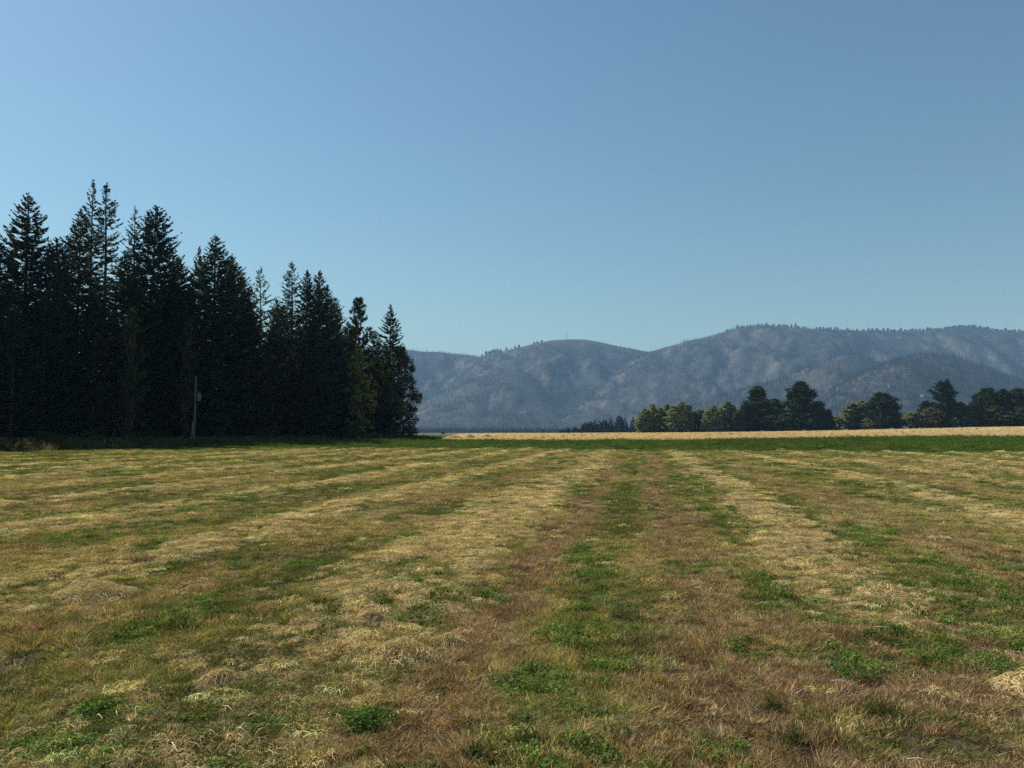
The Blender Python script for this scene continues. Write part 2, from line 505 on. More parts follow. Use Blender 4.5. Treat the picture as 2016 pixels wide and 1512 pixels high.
def build_hills(nm):
    pxs = np.arange(-700, 2760, 5.0)
    y0, y1 = (1750, 3700) if nm == 'foothill' else (2500, 6400)
    ys = np.arange(y0, y1, 26.0)
    PX, YY = np.meshgrid(pxs, ys, indexing='ij')
    U = (PX - 1008) / F
    X = U * YY
    best = np.full(X.shape, -60.0); tbest = np.zeros_like(X)
    gul = fbm(X / 420 + YY / 700, YY / 900, 201, 3)
    gul = 1 - np.abs(2 * gul - 1)               # ridged
    gul2 = fbm(X / 90, YY / 160, 207, 3)
    for (fc, yc0, yf0, skew) in HILLS[nm]:
        wig = 160 * (vnoise(PX / 160, PX * 0 + yc0, 211) - .5) * 2
        yc = yc0 + wig + skew * 0.6 * (PX - 1450) * (1 if nm == 'mountain' else 0)
        yc = np.clip(yc, yc0 - 450, yc0 + 500)
        yf = yf0 + 0.6 * (yc - yc0)
        row = fc(PX)
        _, dy, dz = ray(PX, row)
        hc = CAMH + dz / dy * yc
        foot = -8.0
        hc = np.maximum(hc, foot - 30)
        t = (YY - yf) / (yc - yf)
        tt = np.clip(t, 0, 1)
        shape = 0.35 * tt + 0.65 * (tt * tt * (3 - 2 * tt))
        shape = shape + 0.10 * np.sin(tt * math.pi) * (gul2 - .5) * 2
        h = foot + (hc - foot) * shape
        h = h + (hc - foot) * 0.10 * (gul - 0.62) * np.sin(np.clip(tt, 0, 1) * math.pi) ** 1.2
        back = np.clip(t - 1, 0, 3)
        h = h - (hc - foot) * np.clip(back * 0.9, 0, 1.3)
        h = np.where(t < 0, foot - 12 * np.clip(-t, 0, 1), h)
        # never above the crest line seen from below
        up = h > best
        best = np.where(up, h, best); tbest = np.where(up, t, tbest)
    V = np.stack([X.ravel(), YY.ravel(), best.ravel()], 1)
    n, m = X.shape
    i = np.arange(n - 1)[:, None]; j = np.arange(m - 1)[None, :]
    Q = np.stack([i * m + j, (i + 1) * m + j, (i + 1) * m + j + 1, i * m + j + 1], -1).reshape(-1, 4)
    me = np_mesh(nm, V, Q, True)
    # pale dry grass, doubling as painted sunlight, on the slopes that face left; woods elsewhere
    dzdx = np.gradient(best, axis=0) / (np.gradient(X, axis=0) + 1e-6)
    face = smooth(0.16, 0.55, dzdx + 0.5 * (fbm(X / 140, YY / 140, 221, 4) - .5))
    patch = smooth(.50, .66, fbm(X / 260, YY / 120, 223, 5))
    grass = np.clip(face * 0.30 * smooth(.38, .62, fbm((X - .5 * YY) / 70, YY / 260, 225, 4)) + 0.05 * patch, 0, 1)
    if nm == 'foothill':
        grass = grass * smooth(.5, .92, tbest) * .8  # keeps the painted sunlit strip of pale grass close under the crest
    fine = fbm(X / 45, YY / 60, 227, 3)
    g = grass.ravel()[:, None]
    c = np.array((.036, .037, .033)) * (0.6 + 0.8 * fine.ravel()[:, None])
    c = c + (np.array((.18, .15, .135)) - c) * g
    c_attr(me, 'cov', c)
    MTN[nm] = (X, YY, best, tbest, grass)
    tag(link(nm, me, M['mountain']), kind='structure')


build_hills('mountain')
build_hills('foothill')

# ------------------------------------------------------------------ instancing of uncountable cover (stuff)
def scatter_group(name, proto_objs):
    pc = bpy.data.collections.new(name + '_kinds')
    for o in proto_objs:
        pc.objects.link(o)
    ng = bpy.data.node_groups.new(name + '_nodes', 'GeometryNodeTree')
    ng.interface.new_socket('Geometry', in_out='INPUT', socket_type='NodeSocketGeometry')
    ng.interface.new_socket('Geometry', in_out='OUTPUT', socket_type='NodeSocketGeometry')
    gi = ng.nodes.new('NodeGroupInput'); go = ng.nodes.new('NodeGroupOutput')
    ci = ng.nodes.new('GeometryNodeCollectionInfo'); ci.inputs['Collection'].default_value = pc
    ci.inputs['Separate Children'].default_value = True; ci.inputs['Reset Children'].default_value = True
    iop = ng.nodes.new('GeometryNodeInstanceOnPoints'); iop.inputs['Pick Instance'].default_value = True

    def na(nm, typ):
        n = ng.nodes.new('GeometryNodeInputNamedAttribute'); n.data_type = typ; n.inputs['Name'].default_value = nm
        return n.outputs['Attribute']
    e2r = ng.nodes.new('FunctionNodeEulerToRotation')
    ng.links.new(na('rot', 'FLOAT_VECTOR'), e2r.inputs[0])
    ng.links.new(gi.outputs[0], iop.inputs['Points']); ng.links.new(ci.outputs[0], iop.inputs['Instance'])
    ng.links.new(na('kind', 'INT'), iop.inputs['Instance Index'])
    ng.links.new(e2r.outputs[0], iop.inputs['Rotation']); ng.links.new(na('scl', 'FLOAT_VECTOR'), iop.inputs['Scale'])
    ng.links.new(iop.outputs[0], go.inputs[0])
    return ng


def scatter(name, pts, kind, rot, scl, tint, protos):
    me = bpy.data.meshes.new(name)
    me.vertices.add(len(pts))
    me.vertices.foreach_set('co', np.ascontiguousarray(pts, dtype=np.float32).ravel())
    i_attr(me, 'kind', kind); v_attr(me, 'rot', rot); v_attr(me, 'scl', scl); c_attr(me, 'tint', tint)
    o = link(name, me)
    md = o.modifiers.new('cover', 'NODES'); md.node_group = scatter_group(name, protos)
    tag(o, kind='stuff')
    return o


def proto(name, me, mat):
    me.materials.append(mat)
    return bpy.data.objects.new(name, me)        # lives only in the kinds collection


def blades_np(rng, n, radius, h, w, lean=(0.1, 0.7), curve=0.5, segs=2):
    """n bent blades: returns verts, tris, bv"""
    a = rng.uniform(0, 2 * math.pi, n); rr = radius * np.sqrt(rng.uniform(0, 1, n))
    bx, by = rr * np.cos(a), rr * np.sin(a)
    az = rng.uniform(0, 2 * math.pi, n); L = rng.uniform(*h, n); le = rng.uniform(*lean, n)
    W = w * rng.uniform(.6, 1.3, n); roll = rng.uniform(0, 2 * math.pi, n)
    dx, dy = np.cos(az), np.sin(az)
    sx, sy = np.cos(roll), np.sin(roll)
    V = []
    for k in range(segs + 1):
        t = k / segs
        th = le + curve * t * rng.uniform(.5, 1.3, n)
        hx = L * t * np.sin(np.clip(th, 0, 1.75)); hz = L * t * np.cos(np.clip(th, 0, 1.62))
        cx, cy, cz = bx + dx * hx, by + dy * hx, hz
        ww = W * (1 - 0.45 * t) * .5
        if k < segs:
            V.append(np.stack([cx - sx * ww, cy - sy * ww, cz], 1)); V.append(np.stack([cx + sx * ww, cy + sy * ww, cz], 1))
        else:
            V.append(np.stack([cx, cy, cz], 1))
    m = len(V)
    verts = np.stack(V, 1).reshape(-1, 3)
    base = np.arange(n) * m
    T = []
    for k in range(segs - 1):
        o = 2 * k
        T += [np.stack([base + o, base + o + 1, base + o + 3], 1), np.stack([base + o, base + o + 3, base + o + 2], 1)]
    o = 2 * (segs - 1)
    T.append(np.stack([base + o, base + o + 1, base + o + 2], 1))
    tris = np.concatenate(T)
    return verts, tris, np.repeat(rng.uniform(0, 1, n), m)


def strands_np(rng, n, radius, L, w, zmax):
    """long straws lying about"""
    a = rng.uniform(0, 2 * math.pi, n); rr = radius * np.sqrt(rng.uniform(0, 1, n))
    bx, by = rr * np.cos(a), rr * np.sin(a); bz = rng.uniform(0.004, zmax, n) * (1 - 0.5 * rr / radius)
    az = rng.uniform(0, 2 * math.pi, n); l = rng.uniform(*L, n); bend = rng.normal(0, .35, n); tilt = rng.normal(0, .16, n)
    W = w * rng.uniform(.6, 1.4, n)
    V = []
    for k in range(4):
        t = k / 3 - .5
        an = az + bend * t
        cx = bx + l * t * np.cos(an); cy = by + l * t * np.sin(an)
        cz = bz + l * t * tilt + 0.02 * (1 - (2 * t) ** 2)
        px_, py_ = -np.sin(an), np.cos(an)
        up = rng.uniform(0.2, 1, n)
        V.append(np.stack([cx - px_ * W * .5, cy - py_ * W * .5, np.maximum(cz, .002)], 1))
        V.append(np.stack([cx + px_ * W * .5, cy + py_ * W * .5, np.maximum(cz, .002) + W * up], 1))
    verts = np.stack(V, 1).reshape(-1, 3); base = np.arange(n) * 8
    T = []
    for k in range(3):
        o = 2 * k
        T += [np.stack([base + o, base + o + 1, base + o + 3], 1), np.stack([base + o, base + o + 3, base + o + 2], 1)]
    return verts, np.concatenate(T), np.repeat(rng.uniform(0, 1, n), 8)


def tuft_np(rng, n, radius, h, w, out):
    """a small tuft: blades rooted close together and leaning outwards"""
    v, t, b = blades_np(rng, n, radius, h, w, (.05, .45), .35, 2)
    v = v.reshape(n, 5, 3)
    c = v[:, 0, :2]; d = c / (np.linalg.norm(c, axis=1)[:, None] + 1e-6) * (np.linalg.norm(c, axis=1)[:, None] / radius) * out
    for k in range(2, 5):
        v[:, k, :2] += d * v[:, k, 2:3]
        v[:, k, 2] *= 1 - .25 * np.linalg.norm(d, axis=1)
    return v.reshape(-1, 3), t, b


def leafy_np(rng, nstem, radius, h, leaf, nleaf):
    """clover / alfalfa clump: thin stems carrying small three-leaf whorls"""
    vs, ts, bs = [], [], []
    v, t, b = blades_np(rng, nstem, radius * .6, h, 0.004, (0.0, 0.7), .4)
    vs.append(v); ts.append(t); bs.append(b * .5 + .2)
    off = len(v)
    n = nstem * nleaf
    tip = v.reshape(nstem, 5, 3)
    k = np.repeat(np.arange(nstem), nleaf)
    f = rng.uniform(.35, 1.05, n)[:, None]
    c = tip[k, 0] * (1 - f) + tip[k, 4] * f
    c = c + rng.normal(0, leaf * .9, (n, 3)) * np.array((1, 1, .5))
    c[:, 2] = np.maximum(c[:, 2], .004)
    d = rng.normal(0, 1, (n, 3)); d[:, 2] *= .5; d /= np.linalg.norm(d, axis=1)[:, None]
    e = np.cross(d, rng.normal(0, .5, (n, 3)) + np.array((0, 0, 1.0))); e /= np.linalg.norm(e, axis=1)[:, None] + 1e-6
    s = leaf * rng.uniform(.6, 1.3, n)[:, None]
    V = np.stack([c - d * s * .6, c + e * s * .38, c + d * s * .6, c - e * s * .38], 1).reshape(-1, 3)
    V[:, 2] = np.maximum(V[:, 2], 0.002)
    base = np.arange(n) * 4 + off
    vs.append(V); ts.append(np.concatenate([np.stack([base, base + 1, base + 2], 1), np.stack([base, base + 2, base + 3], 1)]))
    bs.append(np.repeat(rng.uniform(0, 1, n), 4))
    return np.concatenate(vs), np.concatenate(ts), np.concatenate(bs)


def leaf_mesh(name, data):
    v, t, b = data
    me = np_mesh(name, v, t); f_attr(me, 'bv', b)
    return me


def field_cover():
    rng = np.random.default_rng(7)
    P = []
    for i in range(4):   # 0-3 mown grass
        P.append(proto('a%02d_mown' % i, leaf_mesh('mown_grass', tuft_np(rng, 44, .052, (.022, .062), .0042, 1.0)), M['grass']))
    for i in range(4):   # 4-7 stiff dry stubble
        P.append(proto('b%02d_stub' % i, leaf_mesh('dry_stubble', tuft_np(rng, 46, .050, (.022, .066), .0044, .95)), M['grass']))
    for i in range(4):   # 8-11 straw
        P.append(proto('c%02d_straw' % i, leaf_mesh('loose_straw', strands_np(rng, 60, .095, (.015, .085), .0019, .034)), M['grass']))
    for i in range(4):   # 12-15 clover
        P.append(proto('d%02d_clover' % i, leaf_mesh('clover_leaves', leafy_np(rng, 15, .11, (.02, .075), .014, 8)), M['grass']))
    xs, ys, sc = [], [], []
    for (r0, r1, dens, s) in ((2.0, 6.5, 640, 1.0), (6.5, 14.0, 380, 1.1), (14.0, 32.0, 110, 1.6), (32.0, 84.0, 22, 2.6)):
        half = math.radians(42)
        n = int(dens * half * (r1 * r1 - r0 * r0))
        r = np.sqrt(rng.uniform(r0 * r0, r1 * r1, n)); a = rng.uniform(-half, half, n)
        xs.append(r * np.sin(a)); ys.append(r * np.cos(a)); sc.append(np.full(n, s))
    x, y, s = np.concatenate(xs), np.concatenate(ys), np.concatenate(sc)
    keep = y < near_edge(x) + .8
    soil = smooth(.62, .70, fbm(x / 0.24, y / 0.24, 121, 3)) * (1 - smooth(10, 22, y))
    keep &= rng.uniform(0, 1, len(x)) > soil * .45
    x, y, s = x[keep], y[keep], s[keep]
    n = len(x)
    st = straw_map(x, y); br = brown_map(x, y); gr = green_map(x, y)
    u = rng.uniform(0, 1, n)
    kind = rng.integers(0, 4, n)
    tint = sward(x, y)
    u1 = rng.uniform(0, 1, n); u2 = rng.uniform(0, 1, n); u3 = rng.uniform(0, 1, n)
    dry = rng.uniform(0, 1, n) < 0.14   # dead blades within the base sward
    tint[dry] = C_DRY
    grn = rng.uniform(0, 1, n) < 0.15
    tint[grn] = np.array((.110, .140, .036))
    isb = u1 < br * .95
    kind[isb] = 4 + kind[isb] % 4
    tint[isb] = C_BROWN * rng.uniform(.5, 1.5, (isb.sum(), 1))
    lightb = isb & (rng.uniform(0, 1, n) < .28); tint[lightb] = np.array((.44, .335, .20))
    isg = u2 < gr * .64
    leafy = rng.uniform(0, 1, n) < .55
    kind[isg & leafy] = 12 + rng.integers(0, 4, n)[isg & leafy]
    kind[isg & ~leafy] = rng.integers(0, 4, n)[isg & ~leafy]
    tint[isg] = C_GREEN * rng.uniform(.75, 1.5, (isg.sum(), 1))
    iss = (u3 < st * (.62 - .12 * smooth(12, 30, y)) * (1 - .8 * np.clip(br, 0, 1))) & ~(isg & (rng.uniform(0, 1, n) < .5))
    stray = rng.uniform(0, 1, n) < .004
    iss |= stray
    kind[iss] = 8 + rng.integers(0, 4, n)[iss]
    tint[iss] = C_STRAW * rng.uniform(.6, 1.3, (iss.sum(), 1))
    tint *= rng.uniform(.5, 1.4, (n, 1)) * (1 + rng.normal(0, .06, (n, 3)))
    tint = np.clip(tint, .01, .8)
    scl = np.stack([s, s, np.maximum(1.0, s * .62)], 1) * rng.uniform(.75, 1.35, (n, 1))
    tall = smooth(.5, .75, fbm(x / .5, y / .5, 161, 3))
    scl[:, 2] *= 0.7 + 0.6 * tall
    rot = np.stack([rng.normal(0, .10, n), rng.normal(0, .10, n), rng.uniform(0, 6.283, n)], 1)
    z = height(x, y) - 0.004
    o = scatter('field_grass', np.stack([x, y, z], 1), kind, rot, scl, tint, P)
    tag(o, 'mown hay field grass, straw rows and brown stubble in front', 'grass')


field_cover()


def crop_cover():
    rng = np.random.default_rng(17)
    P = []
    for i in range(3):
        P.append(proto('a%02d_alfalfa' % i, leaf_mesh('alfalfa', leafy_np(rng, 26, .42, (.32, .60), .075, 12)), M['grass']))
    for i in range(2):
        P.append(proto('b%02d_tallgrass' % i, leaf_mesh('tall_grass', blades_np(rng, 60, .35, (.4, .85), .02, (0, .5), .5)), M['grass']))
    n = 26000
    x = rng.uniform(-46, 105, n); y = rng.uniform(40, 100, n)
    k = (y > near_edge(x)) & (y < far_edge(x)) & (np.abs(x) < y * .80 + 6)
    xa = rng.uniform(-30, -7, 2600); ya = rng.uniform(96, 175, 2600)
    ka = (xa < -11 - .045 * (ya - 97)) & (xa > -19 - .2 * (130 - ya))
    x, y = np.concatenate([x[k], xa[ka]]), np.concatenate([y[k], ya[ka]]); n = len(x)
    kind = np.where(rng.uniform(0, 1, n) < .85, rng.integers(0, 3, n), 3 + rng.integers(0, 2, n))
    edge = np.minimum(smooth(0, 12, y - near_edge(x)), 1)
    hs = (0.35 + .65 * edge) * (0.75 + .5 * fbm(x / 3, y / 3, 171, 3))
    tint = np.array((.066, .112, .026)) * rng.uniform(.7, 1.45, (n, 1)) * (0.75 + .5 * fbm(x / 9, y / 3, 173, 3))[:, None]
    yl = rng.uniform(0, 1, n) < .12 + .25 * (1 - edge); tint[yl] = np.array((.14, .165, .05))
    scl = np.stack([np.ones(n), np.ones(n), hs], 1) * rng.uniform(.75, 1.2, (n, 1))
    rot = np.stack([rng.normal(0, .05, n), rng.normal(0, .05, n), rng.uniform(0, 6.283, n)], 1)
    o = scatter('alfalfa_strip', np.stack([x, y, height(x, y) - .01], 1), kind, rot, scl, tint, P)
    tag(o, 'strip of uncut dark green crop between hay field and golden stubble', 'crop')


crop_cover()


def stubble_cover():
    rng = np.random.default_rng(27)
    P = []
    for i in range(3):
        P.append(proto('a%02d_stubble' % i, leaf_mesh('straw_stubble', blades_np(rng, 60, .6, (.10, .24), .035, (0, .35), .2)), M['grass']))
    for i in range(2):
        P.append(proto('b%02d_weed' % i, leaf_mesh('weed', blades_np(rng, 40, .3, (.2, .55), .04, (0, .7), .4)), M['grass']))
    n = 34000
    y = 96 + 250 * rng.uniform(0, 1, n) ** 1.5; x = rng.uniform(-23, 1, n) + rng.uniform(0, 1, n) * (y * .80 + 18)
    k = (y > far_edge(x)) & (x > -11.5 - 0.045 * (y - 97))
    x, y = x[k], y[k]; n = len(x)
    kind = rng.integers(0, 3, n)
    w = rng.uniform(0, 1, n) < .012
    kind[w] = 3 + rng.integers(0, 2, n)[w]
    tint = C_GOLD * rng.uniform(.75, 1.15, (n, 1)) * (0.85 + .3 * fbm(x / 30, y / 5, 181, 3))[:, None]
    tint[w] = np.array((.10, .09, .04))
    scl = np.ones((n, 3)) * rng.uniform(.7, 1.3, (n, 1))
    rot = np.stack([rng.normal(0, .05, n), rng.normal(0, .05, n), rng.uniform(0, 6.283, n)], 1)
    o = scatter('straw_stubble', np.stack([x, y, height(x, y) - .01], 1), kind, rot, scl, tint, P)
    tag(o, 'golden straw stubble covering the field beyond the green crop', 'stubble')


stubble_cover()


def undergrowth():
    rng = np.random.default_rng(37)
    P = []
    for i in range(3):
        P.append(proto('a%02d_tallgrass' % i, leaf_mesh('tall_grass', blades_np(rng, 70, .5, (.35, .95), .022, (0, .45), .5)), M['grass']))
    for i in range(2):
        P.append(proto('b%02d_brush' % i, leaf_mesh('brush', leafy_np(rng, 30, .5, (.4, 1.0), .09, 9)), M['grass']))
    n = 9000
    t = rng.uniform(0, 1, n) ** 1.0
    yc = 52 + t * 84; xc = -47 + t * 27 + rng.normal(0, 1, n) * 4 - 3
    k = xc < -13.5 - (136 - yc) * .27
    x, y = xc[k], yc[k]; n = len(x)
    kind = rng.integers(0, 5, n)
    pal = np.array([(.15, .12, .055), (.07, .08, .03), (.05, .065, .022), (.20, .155, .08)])
    tint = pal[rng.choice(4, n, p=[.3, .3, .25, .15])] * rng.uniform(.7, 1.3, (n, 1))
    scl = np.ones((n, 3)) * rng.uniform(.6, 1.4, (n, 1))
    rot = np.stack([rng.normal(0, .06, n), rng.normal(0, .06, n), rng.uniform(0, 6.283, n)], 1)
    o = scatter('undergrowth', np.stack([x, y, height(x, y) - .01], 1), kind, rot, scl, tint, P)
    tag(o, 'tall weeds and brush in the shade along the dark grove edge', 'weeds')


undergrowth()


# ------------------------------------------------------------------ trees
def tube_np(pts, radii, sides=6):
    """tapered tube along points"""
    pts = np.asarray(pts, float); n = len(pts)
    d = np.gradient(pts, axis=0); d /= np.linalg.norm(d, axis=1)[:, None] + 1e-9
    ref = np.where(np.abs(d[:, 2:3]) > .9, np.array([[1.0, 0, 0]]), np.array([[0, 0, 1.0]]))
    a = np.cross(d, ref); a /= np.linalg.norm(a, axis=1)[:, None] + 1e-9
    b = np.cross(d, a)
    th = np.arange(sides) / sides * 2 * math.pi
    V = (pts[:, None, :] + np.asarray(radii)[:, None, None] * (np.cos(th)[None, :, None] * a[:, None, :] + np.sin(th)[None, :, None] * b[:, None, :])).reshape(-1, 3)
    i = np.arange(n - 1)[:, None]; j = np.arange(sides)[None, :]; j2 = (j + 1) % sides
    q = np.stack([i * sides + j, i * sides + j2, (i + 1) * sides + j2, (i + 1) * sides + j], -1).reshape(-1, 4)
    T = np.concatenate([q[:, [0, 1, 2]], q[:, [0, 2, 3]]])
    return V, T


class Acc:
    def __init__(s): s.v, s.t, s.b, s.n = [], [], [], 0

    def add(s, v, t, b=None):
        s.v.append(v); s.t.append(t + s.n); s.n += len(v)
        s.b.append(np.zeros(len(v)) if b is None else b)

    def mesh(s, name, sm=False):
        me = np_mesh(name, np.concatenate(s.v), np.concatenate(s.t), sm)
        f_attr(me, 'bv', np.concatenate(s.b))
        return me


def sprays(rng, c, d, e, L, W):
    """diamond-shaped needle sprays: centre base c, direction d, side e"""
    V = np.stack([c, c + d * L * .45 + e * W * .5, c + d * L, c + d * L * .45 - e * W * .5], 1).reshape(-1, 3)
    n = len(c); base = np.arange(n) * 4
    return V, np.concatenate([np.stack([base, base + 1, base + 2], 1), np.stack([base, base + 2, base + 3], 1)]), np.repeat(rng.uniform(0, 1, n), 4)


def unit(a):
    return a / (np.linalg.norm(a, axis=-1, keepdims=True) + 1e-9)


def conifer(seed, H=26.0, R=4.2, z0=1.0, pw=0.8, gap=0.0, droop=0.25, step=0.42, nb=6, grain=1.0, lean=0.0, twig=4.0, dense=3):
    """returns (trunk mesh, crown mesh) of a fir, real size"""
    rng = np.random.default_rng(seed)
    tr, cr = Acc(), Acc()
    zs = np.linspace(-.3, H, 14)
    bend = lean * (zs / H) ** 2
    wob = np.cumsum(rng.normal(0, .03, 14))
    tp = np.stack([bend + wob, wob[::-1] * .5 - wob[-1] * .5, zs], 1)
    tp[:, :2] -= tp[0, :2]
    tr.add(*tube_np(tp, H * .0125 * (1 - zs / H * .97) + .012, 7))
    z = z0
    missing = rng.uniform(0, 1, 400)
    k = 0
    while z < H - .15:
        u = (H - z) / (H - z0)
        cxy = np.array([np.interp(z, zs, tp[:, 0]), np.interp(z, zs, tp[:, 1])])
        m = max(3, int(round(nb * (0.7 + .5 * u))))
        off = rng.uniform(0, 6.283)
        for j in range(m):
            k += 1
            if rng.uniform() < gap * (0.4 + .9 * vnoise(z / 2.2, j * 1.7, seed)):
                continue
            az = off + j / m * 6.283 + rng.normal(0, .25)
            Lb = (R * ((1 - math.exp(-u * pw)) / (1 - math.exp(-pw))) * (1 - .15 * max(0, u - .8) / .2)) * rng.uniform(.60, 1.15) + .10 * grain
            if rng.uniform() < .06: Lb *= 1.25
            elev = math.radians(34 * (1 - u) ** 2.0 - 5 * u + rng.normal(0, 7))
            dr = droop * u * rng.uniform(.6, 1.4)
            ts = np.linspace(0, 1, 6)
            hx = Lb * ts * math.cos(elev)
            hz = Lb * (math.sin(elev) * ts - dr * np.sin(ts * 2.6) * .55 + 0.16 * ts ** 3)
            zb = z + rng.normal(0, .12)
            ax = np.stack([cxy[0] + hx * math.cos(az), cxy[1] + hx * math.sin(az), zb + hz], 1)
            if Lb > .7:
                tr.add(*tube_np(ax[::2], np.array((.035, .02, .008)) * (0.5 + Lb * .22), 3))
            n = int(4 + Lb * twig * 1.6)
            t = np.clip(rng.uniform(.10, 1.0, n) ** .8, 0, 1)
            for d_ in range(dense):
                side = np.where(rng.uniform(0, 1, n) < .5, -1.0, 1.0)
                p = np.stack([np.interp(t, ts, ax[:, i]) for i in range(3)], 1)
                tg = unit(np.stack([np.interp(np.clip(t + .08, 0, 1.0), ts, ax[:, i]) - np.interp(np.clip(t - .08, 0, 1), ts, ax[:, i]) for i in range(3)], 1))
                sd = unit(np.cross(tg, np.array([0, 0, 1.0])))
                ang = np.radians(rng.uniform(25, 68, n))
                tw = tg * np.cos(ang)[:, None] + sd * (side * np.sin(ang))[:, None]
                tw[:, 2] += rng.normal(-.06, .22, n)
                tw = unit(tw)
                lt = (0.28 * grain * min(1, .40 + Lb * .4) + 0.30 * Lb * (1 - t) * (.4 + .6 * t)) * rng.uniform(.6, 1.25, n)
                roll = rng.normal(0, .75, n)
                nn = unit(np.cross(tw, np.array([0, 0, 1.0])))
                e = nn * np.cos(roll)[:, None] + np.cross(tw, nn) * np.sin(roll)[:, None]
                W = (0.105 * grain + .13 * lt) * rng.uniform(.6, 1.3, n)
                cr.add(*sprays(rng, p, tw, e, lt[:, None], W[:, None]))
                t = np.clip(t + rng.uniform(-.1, .1, n), .08, 1)
        z += step * (0.55 + .6 * u) * rng.uniform(.75, 1.25)
    # leader
    n = 14
    p = np.stack([np.full(n, tp[-1, 0]), np.full(n, tp[-1, 1]), H - rng.uniform(0, 1.0, n)], 1)
    d = unit(np.stack([rng.normal(0, .35, n), rng.normal(0, .35, n), np.full(n, .9)], 1))
    e = unit(np.cross(d, rng.normal(0, 1, (n, 3))))
    cr.add(*sprays(rng, p, d, e, np.full((n, 1), .4 * grain), np.full((n, 1), .12 * grain)))
    return tr.mesh('trunk'), cr.mesh('crown')


def pine(seed, H=22.0, R=5.0, z0=3.0, dome=0.55, nbr=70, grain=1.0, tufts=9, needles=16, gap=0.0, shape='dome'):
    rng = np.random.default_rng(seed)
    tr, cr = Acc(), Acc()
    zs = np.linspace(-.3, H * .98, 12)
    wob = np.cumsum(rng.normal(0, .05, 12))
    tp = np.stack([wob - wob[0], wob[::-1] - wob[-1], zs], 1); tp[:, 1] -= tp[0, 1]
    tr.add(*tube_np(tp, H * .014 * (1 - zs / H * .95) + .02, 7))
    for k in range(nbr):
        f = (k + rng.uniform(0, 1)) / nbr
        z = z0 + (H - z0) * f * .97
        u = 1 - f
        if rng.uniform() < gap: continue
        if shape == 'dome':
            w = (u ** dome) * (1 - .35 * max(0, u - .75) / .25)
        else:
            w = math.sin(min(1, .12 + u * 1.0) * math.pi * .72) ** .8
        lump = .74 + .5 * float(vnoise(f * 7.0, seed * 1.3 + (k % 5) * 2.1, seed))
        Lb = R * w * rng.uniform(.7, 1.1) * lump + .3
        az = k * 2.399 + rng.normal(0, .4)
        el = math.radians(rng.uniform(-8, 22) + 35 * (1 - u) ** 2)
        ts = np.linspace(0, 1, 5)
        cx, cy = np.interp(z, zs, tp[:, 0]), np.interp(z, zs, tp[:, 1])
        hz = Lb * (math.sin(el) * ts - .18 * np.sin(ts * 3) * u + .14 * ts ** 2)
        ax = np.stack([cx + Lb * ts * math.cos(el) * math.cos(az), cy + Lb * ts * math.cos(el) * math.sin(az), z + hz], 1)
        tr.add(*tube_np(ax, np.linspace(.02 + Lb * .014, .012, 5), 4))
        nt = max(3, int(tufts * (.4 + Lb / R)))
        t = rng.uniform(.30, 1.02, nt) ** .75
        c = np.stack([np.interp(t, ts, ax[:, i]) for i in range(3)], 1)
        c = c + rng.normal(0, 1, (nt, 3)) * (np.array([.20, .20, .10]) * (.5 + Lb * .28)) * (0.5 + .5 * t)[:, None]
        cc = np.repeat(c, needles, 0); n = len(cc)
        d = rng.normal(0, 1, (n, 3)); d[:, 2] += .35; d = unit(d)
        e = unit(np.cross(d, rng.normal(0, 1, (n, 3))))
        L = rng.uniform(.30, .62, n)[:, None] * grain
        cr.add(*sprays(rng, cc, d, e, L, rng.uniform(.08, .17, n)[:, None] * grain))
    return tr.mesh('trunk'), cr.mesh('crown')


